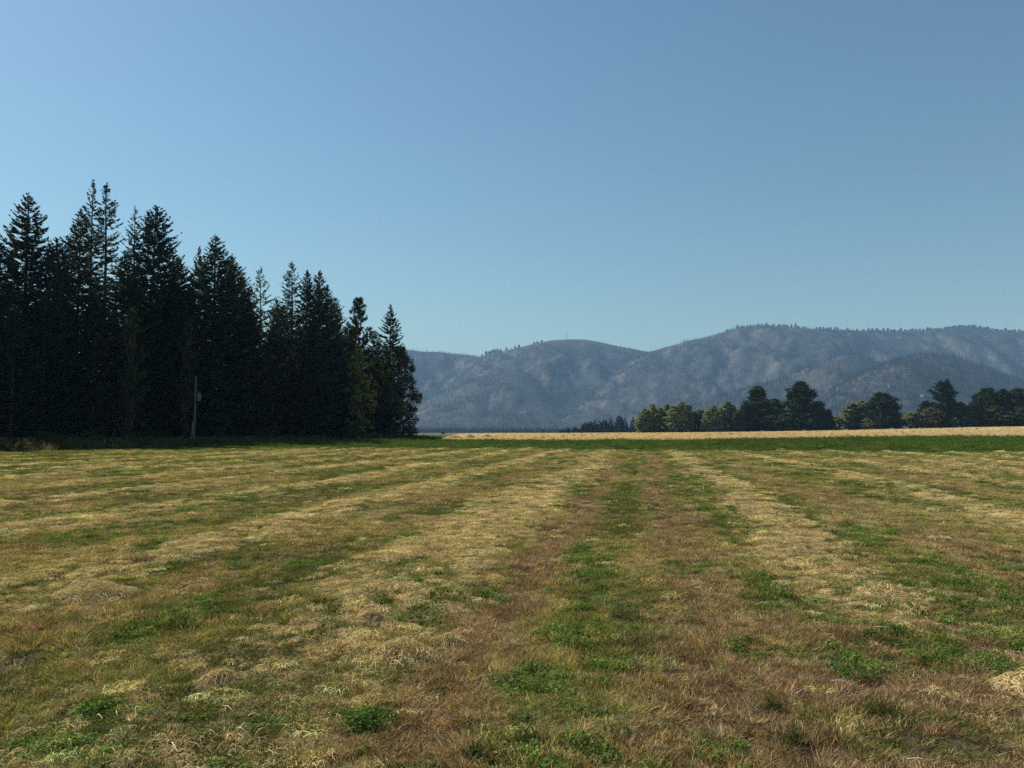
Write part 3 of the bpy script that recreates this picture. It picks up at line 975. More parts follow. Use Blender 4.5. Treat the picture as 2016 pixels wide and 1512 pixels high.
def broadleaf(seed, H=12.0, R=3.5, z0=1.2, clusters=70, leaves=60, leaf=.30, stems=1, flat=1.0, spread=.5, droopy=0.0):
    rng = np.random.default_rng(seed)
    tr, cr = Acc(), Acc()
    bases = [(rng.normal(0, .35) * (stems > 1), rng.normal(0, .35) * (stems > 1)) for _ in range(stems)]
    tops = []
    for (bx, by) in bases:
        ex, ey = bx + rng.normal(0, R * .25), by + rng.normal(0, R * .25)
        zs = np.linspace(-.2, H * rng.uniform(.78, .92), 8); f = zs / H
        pt = np.stack([bx + (ex - bx) * f + rng.normal(0, .06, 8), by + (ey - by) * f + rng.normal(0, .06, 8), zs], 1)
        tr.add(*tube_np(pt, (H * .012 / math.sqrt(stems)) * (1 - f * .9) + .012, 6)); tops.append(pt)
    for k in range(clusters):
        f = rng.uniform(0, 1) ** .85
        z = z0 + (H - z0) * f
        env = math.sin(math.pi * min(1, (.16 + .84 * f)) ** 1.05) ** .65 if f < .97 else .25
        rr = R * env * math.sqrt(rng.uniform(.06, 1)) * (0.72 + .56 * float(vnoise(f * 4, k * .9, seed)))
        az = rng.uniform(0, 6.283)
        c = np.array([rr * math.cos(az), rr * math.sin(az), z])
        pt = tops[rng.integers(0, stems)]
        j = int(np.argmin(np.abs(pt[:, 2] - max(z - .25 * H * rng.uniform(.3, 1), .5))))
        st = pt[j]
        mid = (st + c) / 2 + np.array([0, 0, .25 * rng.uniform(-.2, 1)])
        tr.add(*tube_np(np.stack([st, mid, c]), (.035 + .004 * H, .02 + .002 * H, .01), 3))
        n = int(leaves * rng.uniform(.6, 1.3))
        rad = spread * (0.55 + R * .16) * rng.uniform(.7, 1.3)
        p = rng.normal(0, 1, (n, 3)); p = unit(p) * (rng.uniform(0, 1, n) ** .5)[:, None] * rad * np.array([1, 1, .75 * flat])
        if droopy: p[:, 2] -= droopy * rng.uniform(0, 1, n) * rad
        p = p + c
        d = unit(rng.normal(0, 1, (n, 3))); e = unit(np.cross(d, rng.normal(0, 1, (n, 3))))
        cr.add(*sprays(rng, p - d * leaf * .5, d, e, leaf * rng.uniform(.7, 1.3, n)[:, None], leaf * .62 * rng.uniform(.7, 1.3, n)[:, None]))
    return tr.mesh('trunk'), cr.mesh('crown')


def nth(i):
    return '%d%s' % (i, 'th' if 10 <= i % 100 <= 20 else {1: 'st', 2: 'nd', 3: 'rd'}.get(i % 10, 'th'))


class Kind:
    """a tree kind: real meshes of known height, planted as Empty > trunk, crown"""

    def __init__(s, meshes, H, R, leaf, bark):
        s.tr, s.cr = meshes; s.H, s.R = H, R
        if not s.tr.materials: s.tr.materials.append(M[bark])
        if not s.cr.materials: s.cr.materials.append(M[leaf])

    def leafed(s, leaf):
        k = object.__new__(Kind); k.H, k.R = s.H, s.R; k.tr = s.tr; k.cr = s.cr.copy()
        k.cr.materials.clear(); k.cr.materials.append(M[leaf]); return k


KINDS = {
    'fir_a': Kind(conifer(1, 26, 4.6, .6, 3.2, .05, .30), 26, 4.6, 'conifer', 'bark'),
    'fir_b': Kind(conifer(2, 26, 4.2, .8, 2.6, .10, .35), 26, 4.0, 'conifer', 'bark'),
    'fir_c': Kind(conifer(3, 24, 4.4, .6, 3.6, .10, .22, lean=.4), 24, 4.4, 'conifer', 'bark'),
    'fir_thin': Kind(conifer(4, 30, 3.9, 3.0, 2.6, .40, .35, step=.55, nb=5, twig=2.8), 30, 3.9, 'conifer', 'bark'),
    'fir_thin2': Kind(conifer(5, 30, 4.2, 2.5, 2.8, .34, .30, step=.55, nb=5, twig=2.6, lean=-.5), 30, 4.2, 'conifer', 'bark'),
    'larch': Kind(conifer(6, 24, 3.6, 2.0, 4.0, .34, .12, step=.62, nb=5, twig=2.6), 24, 3.6, 'larch', 'bark'),
    'fir_spire': Kind(conifer(7, 22, 3.6, .4, 2.4, .05, .40, step=.46), 22, 3.6, 'conifer', 'bark'),
    'pine_grove': Kind(pine(11, 22, 3.6, 5.0, .5, 95, .8, 14, 16), 22, 3.6, 'pine', 'bark'),
    'pine_big': Kind(pine(12, 22, 7.4, .6, .62, 190, 2.2, 15, 9), 22, 7.4, 'pine', 'bark'),
    'pine_mid': Kind(pine(13, 20, 6.2, .6, .58, 160, 2.2, 14, 9), 20, 6.2, 'pine', 'bark'),
    'pine_round': Kind(pine(14, 17, 7.0, .4, .42, 170, 2.2, 15, 9), 17, 7.0, 'pine', 'bark'),
    'pine_tall': Kind(pine(15, 21, 4.6, 1.5, .5, 120, 1.9, 14, 9, shape='oval'), 21, 4.6, 'pine', 'bark'),
    'aspen_a': Kind(broadleaf(21, 13, 2.8, .3, 170, 55, .6, 3, spread=.62), 13, 2.8, 'olive_leaf', 'pale_bark'),
    'aspen_b': Kind(broadleaf(22, 13, 2.5, .3, 150, 55, .6, 2, spread=.62), 13, 2.5, 'olive_leaf', 'pale_bark'),
    'aspen_c': Kind(broadleaf(23, 11, 2.8, .2, 160, 55, .6, 3, spread=.62), 11, 2.8, 'olive_leaf', 'pale_bark'),
    'shrub_a': Kind(broadleaf(24, 8, 4.0, .1, 150, 60, .7, 4), 8, 4.0, 'dark_leaf', 'bark'),
    'poplar_grove': Kind(broadleaf(25, 13, 2.8, .4, 130, 80, .24, 2, spread=.42), 13, 2.8, 'yellow_leaf', 'bark'),
    'maple_grove': Kind(broadleaf(26, 14, 4.2, .3, 170, 90, .26, 2, spread=.45, droopy=1.1), 14, 4.2, 'dark_leaf', 'bark'),
    'bush_grove': Kind(broadleaf(27, 5, 2.2, .1, 60, 70, .18, 4, spread=.4), 5, 2.2, 'dark_leaf', 'bark'),
}
KINDS['poplar_dark'] = KINDS['poplar_grove'].leafed('dark_leaf')
KINDS['aspen_dark'] = KINDS['aspen_b'].leafed('dark_leaf')
KINDS['shrub_tan'] = KINDS['shrub_a'].leafed('tan_leaf')
KINDS['shrub_olive'] = KINDS['shrub_a'].leafed('olive_leaf')
KINDS['small_fir_light'] = KINDS['fir_spire'].leafed('larch')
KINDS['bush_yellow'] = KINDS['bush_grove'].leafed('yellow_leaf')
KINDS['bush_tan'] = KINDS['bush_grove'].leafed('tan_leaf')
RT = random.Random(5)


def plant(name, kind, px, top, Y, halfw, label, group, rz=None, cat='tree'):
    """plant a tree whose tip is seen at column px, row top, at forward distance Y; halfw is its half width in photo pixels"""
    K = KINDS[kind]
    x, y, zt = at(px, top, Y)
    zb = gz(x, y)
    sz = (zt - zb) / K.H
    sx = halfw / F * Y / K.R * (1.18 if kind.startswith('fir') else 1.0)
    o = empty(name, (x, y, zb - .02), RT.uniform(0, 6.28) if rz is None else rz, (sx, sx, sz))
    link('trunk', K.tr, None, o); link('crown', K.cr, None, o)
    tag(o, label, cat, group)
    return o


G = 'conifers of the dark grove'
grove = [
    # kind, px, top, Y, half width px, label
    ('fir_a', -330, 430, 64, 95, 'dark fir beyond the left picture edge whose shadow reaches the field'),
    ('fir_b', -190, 400, 70, 85, 'second dark fir standing left of the picture edge'),
    ('fir_c', -90, 430, 76, 80, 'dark fir just left of the picture edge'),
    ('fir_b', 2, 478, 78, 70, 'low dark fir at the very left edge of the photo'),
    ('fir_a', 58, 381, 82, 78, 'pointed broad dark fir, first tall spire from the left edge'),
    ('fir_c', 108, 468, 80, 62, 'shorter brownish fir in the dip between the two left spires'),
    ('fir_b', 160, 412, 85, 62, 'dense tapering fir in front of the tallest twin spires'),
    ('fir_thin', 184, 356, 94, 52, 'tallest fir of the grove, sparse top, left of the twin spires'),
    ('fir_thin2', 216, 361, 97, 62, 'sparse gappy fir, right one of the tallest twin spires'),
    ('fir_thin', 267, 408, 99, 46, 'thin see-through fir between the twin spires and a bushy fir'),
    ('fir_c', 304, 405, 94, 72, 'bushy fir with ragged right side, right of the thin one'),
    ('fir_a', 245, 500, 88, 70, 'lower dark fir filling the front below the twin spires'),
    ('fir_b', 335, 478, 100, 62, 'dark fir behind the bushy fir, its tip on the right shoulder'),
    ('fir_spire', 393, 488, 102, 40, 'small slim spire left of the wide middle fir'),
    ('fir_a', 426, 463, 96, 72, 'wide dense fir at the middle of the grove, above the pole'),
    ('fir_c', 462, 505, 102, 60, 'dark fir on the right shoulder of the wide middle fir'),
    ('larch', 513, 526, 114, 44, 'pale green feathery larch with gaps, mid grove'),
    ('fir_thin2', 578, 518, 112, 52, 'fir with upswept branches, right of the feathery larch'),
    ('fir_b', 606, 532, 117, 44, 'fir with forked tip between two dark spires'),
    ('fir_a', 629, 533, 111, 50, 'dense dark conical fir, two right of the larch'),
    ('fir_c', 660, 588, 120, 36, 'short fir on the right shoulder of the dense conical fir'),
    ('pine_grove', 706, 584, 124, 36, 'round topped pine near the right end of the grove'),
    ('fir_spire', 769, 601, 128, 40, 'last fir on the right end of the grove, layered branches'),
    ('maple_grove', 785, 682, 126, 46, 'dark drooping leafy tree bulging from the right end of the grove'),
    ('maple_grove', 742, 700, 128, 36, 'dark leafy tree under the layered last fir'),
    ('small_fir_light', 808, 792, 128, 20, 'small pale green conifer at the right foot of the grove'),
    ('poplar_grove', 706, 690, 116, 34, 'yellow green leafy tree in front near the right end of the grove'),
    ('poplar_grove', 642, 742, 113, 18, 'small yellow green sapling left of the yellow green leafy tree'),
    ('poplar_dark', 588, 690, 109, 38, 'dull green leafy tree below the upswept fir'),
    ('poplar_dark', 545, 655, 112, 34, 'dull grey green leafy tree below the larch'),
    ('fir_b', 490, 590, 100, 55, 'low dark fir in front of the larch'),
    ('fir_a', 372, 560, 94, 55, 'low dark fir behind the wooden pole'),
    ('fir_c', 300, 590, 92, 55, 'low dark fir left of the wooden pole'),
    ('fir_a', 190, 560, 82, 60, 'low dark fir in front below the tallest spire'),
    ('fir_b', 90, 570, 77, 58, 'low dark fir below the first tall spire'),
    ('fir_c', 30, 600, 73, 55, 'low dark fir in the left corner of the grove'),
    ('fir_b', 540, 640, 106, 45, 'low dark fir in the shade right of the pole'),
    ('fir_a', 600, 640, 108, 42, 'low dark fir in front of the conical fir'),
    ('fir_c', 665, 660, 116, 36, 'low dark fir left of the yellow green leafy tree'),
    ('poplar_dark', 262, 610, 84, 32, 'dull leafy tree with pale leaf specks below the twin spires'),
    ('poplar_dark', 372, 628, 92, 26, 'dull leafy tree rising above the wooden pole'),
    ('fir_c', 478, 545, 106, 52, 'dark fir between the wide middle fir and the larch'),
    ('fir_a', 545, 588, 120, 42, 'dark fir in the dip right of the larch'),
    ('fir_b', 645, 562, 116, 44, 'dark fir tucked behind the right side of the conical fir'),
    ('fir_c', 684, 632, 126, 34, 'dark fir in the dip left of the round topped pine'),
    ('fir_a', 738, 650, 134, 34, 'dark fir in the dip right of the round topped pine'),
    ('fir_a', 352, 505, 97, 56, 'dark fir in the dip right of the bushy fir'),
    ('fir_a', 130, 480, 110, 60, 'fir deep in the grove behind the brownish one'),
    ('fir_b', 440, 560, 125, 55, 'fir deep in the grove behind the wide middle fir'),
    ('fir_c', 560, 600, 130, 55, 'fir deep in the grove behind the upswept one'),
    ('fir_a', 690, 650, 140, 45, 'fir deep in the grove behind the round topped pine'),
    ('fir_b', 740, 690, 142, 40, 'fir deep in the grove behind the layered last fir'),
    ('fir_b', 270, 520, 118, 60, 'fir deep in the grove behind the bushy one'),
    ('fir_c', 350, 560, 125, 60, 'fir deep in the grove behind the low fir at the pole'),
    ('fir_a', 30, 520, 105, 60, 'fir deep in the grove behind the first spire'),
    ('fir_c', 490, 620, 135, 55, 'fir deep in the grove behind the larch'),
    ('fir_a', 630, 650, 138, 50, 'fir deep in the grove behind the conical fir'),
]
for (k, px, top, Y, hw, lab) in grove:
    nm = {'larch': 'larch_tree', 'pine_grove': 'pine_tree', 'maple_grove': 'broadleaf_tree', 'poplar_grove': 'broadleaf_tree', 'poplar_dark': 'broadleaf_tree'}.get(k, 'fir_tree')
    plant(nm, k, px, top, Y, hw, lab, G)

for (k, px, top, Y, hw, lab) in [
    ('bush_grove', 22, 862, 58, 30, 'low dull bush in shade at the left edge of the field'),
    ('bush_grove', 92, 850, 66, 40, 'dull green bush in the shade near the left edge'),
    ('bush_grove', 175, 848, 74, 36, 'low dark bush at the grove foot, left of the pole'),
    ('bush_grove', 300, 846, 84, 36, 'low dark bush at the grove foot nearest the pole'),
    ('bush_grove', 520, 842, 98, 34, 'low dark bush at the grove foot below the larch'),
    ('bush_yellow', 738, 850, 118, 18, 'small yellow green bush at the foot of the grove'),
    ('bush_grove', 690, 838, 112, 30, 'grey green bush below the yellow green leafy tree'),
    ('bush_tan', 382, 862, 83, 12, 'tuft of dry tan weeds round the foot of the pole'),
]:
    plant('bush', k, px, top, Y, hw, lab, 'bushes along the grove foot', cat='bush')

GR = 'trees of the far hedgerow'
hedge = [
    ('pine_mid', 1493, 762, 345, 38, 'dark pointed pine, smaller of the two big hedgerow pines'),
    ('pine_mid', 1468, 794, 338, 24, 'low dark pine on the left flank of the pointed pine'),
    ('aspen_dark', 1526, 786, 360, 22, 'olive tree peeping between the two big hedgerow pines'),
    ('pine_big', 1575, 752, 342, 50, 'largest dark pine of the far hedgerow'),
    ('pine_mid', 1612, 792, 345, 24, 'low dark pine on the right flank of the largest pine'),
    ('pine_mid', 1631, 806, 346, 13, 'small dark pine right of the largest pine'),
    ('shrub_olive', 1648, 820, 352, 16, 'low olive shrub in the gap right of the largest pine'),
    ('aspen_a', 1675, 794, 355, 22, 'olive leafy tree left of the round dark pine'),
    ('aspen_b', 1700, 789, 358, 26, 'olive leafy tree behind the round dark pine'),
    ('pine_round', 1684, 812, 340, 20, 'low dark pine in front of the olive trees'),
    ('pine_round', 1736, 777, 345, 40, 'round broad dark pine in mid hedgerow'),
    ('shrub_olive', 1706, 824, 336, 12, 'small pale shrub at the foot of the round pine'),
    ('shrub_a', 1768, 824, 348, 14, 'low shrub at the right foot of the round pine'),
    ('shrub_olive', 1793, 811, 350, 20, 'olive shrub in the gap left of the slim tall pine'),
    ('pine_round', 1822, 792, 350, 18, 'dark bushy pine left of the slim tall pine'),
    ('shrub_tan', 1832, 803, 338, 22, 'rusty brown leafy tree at the foot of the slim tall pine'),
    ('pine_tall', 1857, 754, 345, 24, 'slim tall pine standing alone right of the rusty tree'),
    ('pine_round', 1851, 812, 340, 24, 'low dark pine under the slim tall pine'),
    ('shrub_a', 1888, 793, 345, 20, 'dark shrubby tree right of the slim tall pine'),
    ('shrub_olive', 1877, 822, 338, 10, 'pale leafy shrub in the gap under the slim pine'),
    ('pine_mid', 1924, 776, 345, 24, 'dark pine, first of the right end row'),
    ('pine_round', 1943, 768, 342, 32, 'dark pine with a broad top in the right end row'),
    ('shrub_a', 1908, 806, 340, 22, 'dark low tree at the start of the right end row'),
    ('pine_mid', 1975, 767, 342, 28, 'dark pine, third of the right end row'),
    ('pine_round', 2003, 768, 340, 28, 'dark pine cut by the right edge of the photo'),
    ('shrub_a', 1960, 800, 336, 30, 'dark low tree filling the right end row'),
    ('shrub_a', 2008, 802, 334, 26, 'dark low tree at the right edge of the photo'),
    ('pine_mid', 2040, 764, 340, 30, 'dark pine just beyond the right edge of the photo'),
    ('shrub_a', 1545, 812, 336, 26, 'dark low growth at the left foot of the largest pine'),
    ('shrub_a', 1515, 818, 336, 22, 'dark low growth between the two big pines'),
    ('shrub_a', 1598, 818, 336, 22, 'dark low growth at the right foot of the largest pine'),
]
ORD = ['first', 'second', 'third', 'fourth', 'fifth', 'sixth', 'seventh', 'eighth', 'ninth', 'tenth', 'eleventh', 'twelfth', 'thirteenth', 'fourteenth', 'fifteenth', 'sixteenth']
for i, (px, top) in enumerate([(1262, 817), (1271, 805), (1285, 797), (1300, 803), (1312, 796), (1327, 800), (1340, 792), (1353, 797), (1366, 811), (1378, 805), (1392, 809), (1404, 799), (1419, 804), (1431, 791), (1443, 801), (1456, 808)]):
    hedge.append((('aspen_a', 'aspen_b', 'aspen_c', 'aspen_dark')[(0, 1, 2, 1, 0, 2, 1, 0, 3, 1, 2, 0, 1, 0, 2, 3)[i]], px, top, 335 + 3 * (i % 5), (13, 17, 12, 16, 11, 18, 13, 15)[i % 8],
                  'olive leafy tree, %s from the left in the pale hedgerow clump' % ORD[i]))
for (k, px, top, Y, hw, lab) in hedge:
    nm = 'pine_tree' if k.startswith('pine') else ('shrub' if k.startswith('shrub') else 'broadleaf_tree')
    plant(nm, k, px, top, Y, hw, lab, GR, cat='shrub' if nm == 'shrub' else 'tree')


# ---- small far trees
def small_tree(seed, H=18, R=4, round_=False, n=140):
    rng = np.random.default_rng(seed)
    a = Acc()
    a.add(*tube_np(np.array([[0, 0, -.5], [0, 0, H * .5], [0, 0, H * .96]]), (.3, .2, .05), 4))
    u = rng.uniform(0, 1, n); z = H * (.10 + .90 * (1 - u ** .75 if not round_ else 1 - u))
    uu = (H - z) / (H * .9)
    prof_ = (uu ** .8) if not round_ else np.sqrt(np.clip(uu, 0, 1)) * (1 - .25 * uu)
    az = rng.uniform(0, 6.283, n); rr = R * prof_ * rng.uniform(.1, .75, n)
    p = np.stack([rr * np.cos(az), rr * np.sin(az), z], 1)
    d = unit(np.stack([np.cos(az), np.sin(az), rng.normal(.05, .35, n)], 1))
    e = unit(np.cross(d, rng.normal(0, 1, (n, 3))))
    L = (R * .45 * prof_ + .5) * rng.uniform(.7, 1.3, n)
    a.add(*sprays(rng, p, d, e, L[:, None], (L * .75)[:, None]))
    me = a.mesh('far_tree'); me.materials.append(M['far_tree'])
    return me


FAR = [small_tree(31, 18, 3.6, n=420), small_tree(32, 18, 3.0, n=380), small_tree(33, 16, 4.6, True, 460), small_tree(34, 14, 4.2, True, 420)]
FARH = [18, 18, 16, 14]
FARR = [3.6, 3.0, 4.6, 4.2]


def far_tree(name, k, px, top, Y, hw, label, group, zb=None):
    x, y, zt = at(px, top, Y)
    if zb is None: zb = gz(x, y)
    o = link(name, FAR[k])
    s = hw / F * Y / FARR[k]
    o.location = (x, y, zb); o.scale = (s, s, (zt - zb) / FARH[k]); o.rotation_euler = (0, 0, RT.uniform(0, 6.28))
    tag(o, label, 'tree', group)


GS = 'small distant stand left of the far hedgerow'
for i, (k, px, top, hw, lab) in enumerate([
    (2, 1107, 846, 8, 'low dark tree at the left tip of the small distant stand'),
    (2, 1118, 843, 9, 'second low dark tree of the small distant stand from its left'),
    (2, 1132, 841, 9, 'third dark tree of the small distant stand from its left'),
    (2, 1152, 832, 13, 'first rounded taller tree of the small distant stand'),
    (3, 1163, 830, 11, 'tree with a narrow tip right of the first rounded one'),
    (0, 1172, 826, 9, 'pointed tree left of middle in the small distant stand'),
    (0, 1180, 827, 9, 'pointed tree in the middle of the small distant stand'),
    (3, 1190, 826, 12, 'rounded tree right of middle in the small distant stand'),
    (0, 1202, 822, 9, 'pointed tree left of the tallest in the small distant stand'),
    (2, 1219, 818, 13, 'tallest round headed tree of the small distant stand'),
    (0, 1230, 821, 9, 'pointed tree right of the tallest in the small distant stand'),
    (1, 1246, 820, 8, 'thin lone spire between the distant stand and the hedgerow'),
    (1, 1257, 818, 8, 'thin spire touching the left end of the hedgerow'),
    (3, 1140, 846, 10, 'low bush under the left part of the small distant stand'),
    (3, 1205, 840, 14, 'low tree in front of the tallest in the distant stand'),
]):
    far_tree('distant_tree', k, px, top, 620 + 15 * (i % 4), hw, lab, GS)
for px in (872,):
    far_tree('distant_tree', 3, px, 850, 900, 5, 'tiny lone far tree just right of the dark grove', 'lone far trees')
R2 = random.Random(9)
px = 968; i = 0
while px < 1104:
    i += 1
    far_tree('distant_tree', R2.choice((0, 0, 1, 2)), px, 853 - R2.uniform(3, 9), 1500 + R2.uniform(-150, 150), R2.uniform(3, 5),
             'tiny hazy tree, %s from the left in the low far line' % nth(i), 'tiny hazy far tree line', )
    px += R2.uniform(4, 9)


# ---- trees along the skyline of the mountains
def crest_point(px, hill, nm='mountain'):
    X, YY, Zb, tb, g = MTN[nm]
    j = int(np.clip(round((px + 700) / 5.0), 0, X.shape[0] - 1))
    col = (Zb[j] - CAMH) / YY[j]
    k = int(np.argmax(col))
    f = (px - (-700 + 5.0 * j)) / 5.0
    j2 = min(max(j + (1 if f > 0 else -1), 0), X.shape[0] - 1); f = abs(f)
    Yk = YY[j][k]
    z = Zb[j][k] * (1 - f) + Zb[j2][k] * f
    return (px - 1008) / F * Yk, Yk, z


def ridge_tree(px, hpx, wpx, k, label, group):
    x, y, z = crest_point(px, None)
    Hm = hpx / F * y; s = max(wpx / F * y / FARR[k], .5)
    o = link('ridge_tree', FAR[k]); o.location = (x, y, z - 1.0); o.scale = (s, s, (Hm + 1) / FARH[k])
    o.rotation_euler = (0, 0, RT.uniform(0, 6.28))
    tag(o, label, 'tree', group)


R3 = random.Random(12)


for i, (px, h, w, k) in enumerate([(949, 5, 3.5, 2), (957, 9, 4, 2), (963, 7, 4, 3), (968, 8, 4, 3), (973, 9, 4, 2), (979, 9, 4, 0), (985, 5, 4, 3), (997, 8, 2.5, 0), (1014, 6, 3, 0), (1022, 6, 3, 2), (1052, 4, 3, 3), (1058, 4, 3, 3), (1067, 5, 3, 2)]):
    ridge_tree(px, h, w, k, 'tiny tree, %s from the left on the middle mountain skyline' % nth(i + 1), 'skyline trees of the middle mountain')
pts = [(1434, 4), (1444, 4), (1455, 8), (1464, 6), (1474, 5), (1480, 4), (1487, 3), (1494, 3), (1513, 7), (1526, 5), (1537, 6), (1541, 6), (1547, 8), (1553, 5), (1562, 7), (1570, 9), (1575, 5), (1587, 5),
       (1597, 3), (1604, 3), (1611, 6), (1618, 5), (1625, 5), (1633, 5), (1639, 6), (1648, 9), (1653, 7), (1672, 6), (1692, 4), (1704, 4), (1714, 7)]
for i, (px, h) in enumerate(pts):
    ridge_tree(px, h * R3.uniform(.8, 1.1), R3.uniform(2.0, 3.6), R3.choice((0, 1, 1, 2)), 'tiny dark tree, %s from the left on the right hand summit skyline' % nth(i + 1), 'skyline trees of the right mountain, summit side')
px = 1722; i = 0
while px < 2030:
    i += 1
    ridge_tree(px, R3.uniform(2.5, 7), R3.uniform(2.0, 4.5), R3.choice((0, 1, 2, 3)), 'tiny dark tree, %s from the left on the long right end skyline' % nth(i), 'skyline trees of the right mountain, far end')
    px += R3.uniform(3, 9)


# ---- woods covering the slopes (uncountable)
def slope_woods():
    rng = np.random.default_rng(47)
    P = []
    for i in range(3):
        me = small_tree(50 + i, 16, 3.2, i == 2, 26)
        P.append(bpy.data.objects.new('w%02d' % i, me))
    pts = []
    for nm, n in (('mountain', 230000), ('foothill', 90000)):
        X, YY, Zb, tb, g = MTN[nm]
        i = rng.uniform(118, 572, n); j = rng.uniform(0, X.shape[1] - 1.001, n)
        a, b = i.astype(int), j.astype(int); fa, fb = i - a, j - b

        def bl(A): return (A[a, b] * (1 - fa) + A[a + 1, b] * fa) * (1 - fb) + (A[a, b + 1] * (1 - fa) + A[a + 1, b + 1] * fa) * fb
        x, y, z, t, gg = bl(X), bl(YY), bl(Zb), bl(tb), bl(g)
        px = 1008 + x / y * F
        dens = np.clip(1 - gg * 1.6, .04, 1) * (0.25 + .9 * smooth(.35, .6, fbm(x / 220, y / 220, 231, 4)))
        if nm == 'mountain':
            bare = (t > .93)
            dens = np.where(bare, dens * 0.0, dens)
        else:
            dens = np.where(t > .95, dens * .5, dens) * 1.3
        k = (rng.uniform(0, 1, n) < dens) & (t > -0.2) & (t < 1.02) & (px > -150) & (px < 2200)
        pts.append(np.stack([x[k], y[k], z[k] - .5], 1))
    p = np.concatenate(pts); n = len(p)
    s = rng.uniform(.6, 1.35, (n, 1)) * np.ones((n, 3)); s[:, 2] *= rng.uniform(.8, 1.2, n)
    rot = np.stack([np.zeros(n), np.zeros(n), rng.uniform(0, 6.28, n)], 1)
    o = scatter('mountain_woods', p, rng.integers(0, 3, n), rot, s, np.ones((n, 3)) * .05, P)
    tag(o, 'hazy blue grey woods covering the far mountain slopes', 'woods')


slope_woods()


# ------------------------------------------------------------------ utility pole, mast, houses
def box_np(x0, x1, y0, y1, z0, z1):
    v = np.array([(x, y, z) for z in (z0, z1) for y in (y0, y1) for x in (x0, x1)], float)
    q = np.array([(0, 2, 3, 1), (4, 5, 7, 6), (0, 1, 5, 4), (2, 6, 7, 3), (0, 4, 6, 2), (1, 3, 7, 5)])
    return v, np.concatenate([q[:, [0, 1, 2]], q[:, [0, 2, 3]]])


def part(name, shapes, mat, parent, sm=False):
    a = Acc()
    for (v, t) in shapes: a.add(v, t)
    return link(name, a.mesh(name, sm), mat, parent)


def utility_pole():
    x, y, zt = at(384, 744, 84)
    zb = gz(x, y); H = zt - zb
    o = empty('utility_pole', (x, y, zb), 0)
    o.rotation_euler = (0, math.radians(0.9), 0)
    zs = np.linspace(-.3, H, 9)
    part('post', [tube_np(np.stack([zs * 0, zs * 0, zs], 1), .115 - .04 * zs / H, 12), tube_np(np.array([[0, 0, H - .01], [0, 0, H + .05]]), (.085, .02), 12)], M['pole'], o, True)
    cz = H - 2.2
    zz = np.array([cz - .36, cz - .36, cz - .32, cz + .30, cz + .36, cz + .42])
    rr = np.array([.01, .20, .23, .23, .24, .03])
    tk = part('transformer_tank', [tube_np(np.stack([zz * 0 + .42, zz * 0 - .05, zz], 1), rr, 14)], M['tank'], o, True)
    part('bracket', [box_np(.10, .24, -.08, -.02, cz - .2, cz - .14), box_np(.10, .24, -.08, -.02, cz + .14, cz + .2)], M['steel'], o)
    for sx in (-.09, .09):
        zi = np.array([cz + .40, cz + .44, cz + .48, cz + .52, cz + .56, cz + .60])
        part('bushing', [tube_np(np.stack([zi * 0 + .42 + sx, zi * 0 - .05, zi], 1), (.03, .045, .03, .045, .03, .015), 8)], M['porcelain'], tk, True)
    part('cutout_fuse', [tube_np(np.array([[.16, -.12, cz - 1.25], [.20, -.16, cz - .85]]), (.03, .03), 8)], M['porcelain'], o)
    part('conduit', [tube_np(np.array([[-.19, -.03, -.2], [-.175, -.03, 2.6]]), (.035, .035), 8)], M['steel'], o)
    zi = np.array([H + .03, H + .08, H + .13, H + .18])
    part('top_insulator', [tube_np(np.stack([zi * 0, zi * 0, zi], 1), (.04, .06, .04, .02), 8)], M['porcelain'], o, True)
    tag(o, 'lone weathered wooden pole with grey transformer before the dark grove', 'pole')


utility_pole()


def mast(px, hpx, name, label, wide=1.5):
    x, y, z = crest_point(px, None)
    Hm = hpx / F * y
    o = empty(name, (x, y, z - .5), .3)
    w0, w1 = wide, wide * .6
    for (cx, cy) in ((1, 1), (-1, 1), (-1, -1), (1, -1)):
        part('leg', [tube_np(np.array([[cx * w0, cy * w0, -2], [cx * w1, cy * w1, Hm]]), (.35, .3), 4)], M['steel'], o)
    sh = []
    n = max(4, int(Hm / 5))
    for i in range(n):
        z0, z1 = Hm * i / n, Hm * (i + 1) / n
        a0 = w0 + (w1 - w0) * i / n; a1 = w0 + (w1 - w0) * (i + 1) / n
        c0 = [(a0, a0), (-a0, a0), (-a0, -a0), (a0, -a0)]; c1 = [(a1, a1), (-a1, a1), (-a1, -a1), (a1, -a1)]
        for k in range(4):
            p, q = c0[k], c1[(k + 1) % 4]
            sh.append(tube_np(np.array([[*p, z0], [*q, z1]]), (.16, .16), 3))
            sh.append(tube_np(np.array([[*c1[k], z1], [*c1[(k + 1) % 4], z1]]), (.14, .14), 3))
    part('lattice', sh, M['steel'], o)
    for zz in (.93, .72):
        part('antenna', [tube_np(np.array([[-3.2, 0, Hm * zz - 1.6], [-3.2, 0, Hm * zz + 1.6]]), (.5, .5), 6),
                         tube_np(np.array([[3.2, 0, Hm * zz - 1.6], [3.2, 0, Hm * zz + 1.6]]), (.5, .5), 6),
                         tube_np(np.array([[-3.2, 0, Hm * zz], [3.2, 0, Hm * zz]]), (.25, .25), 4)], M['steel'], o)
    tag(o, label, 'mast', 'masts on the mountain skyline')
    return o


mast(1116, 16, 'radio_mast', 'thin lattice radio mast on the summit of the middle mountain', 1.3)
mast(840, 9, 'radio_mast', 'faint mast on the left skyline, taller of two near the grove', .6)
mast(818, 6, 'radio_mast', 'faint short mast on the left skyline, nearest to the grove', .5)


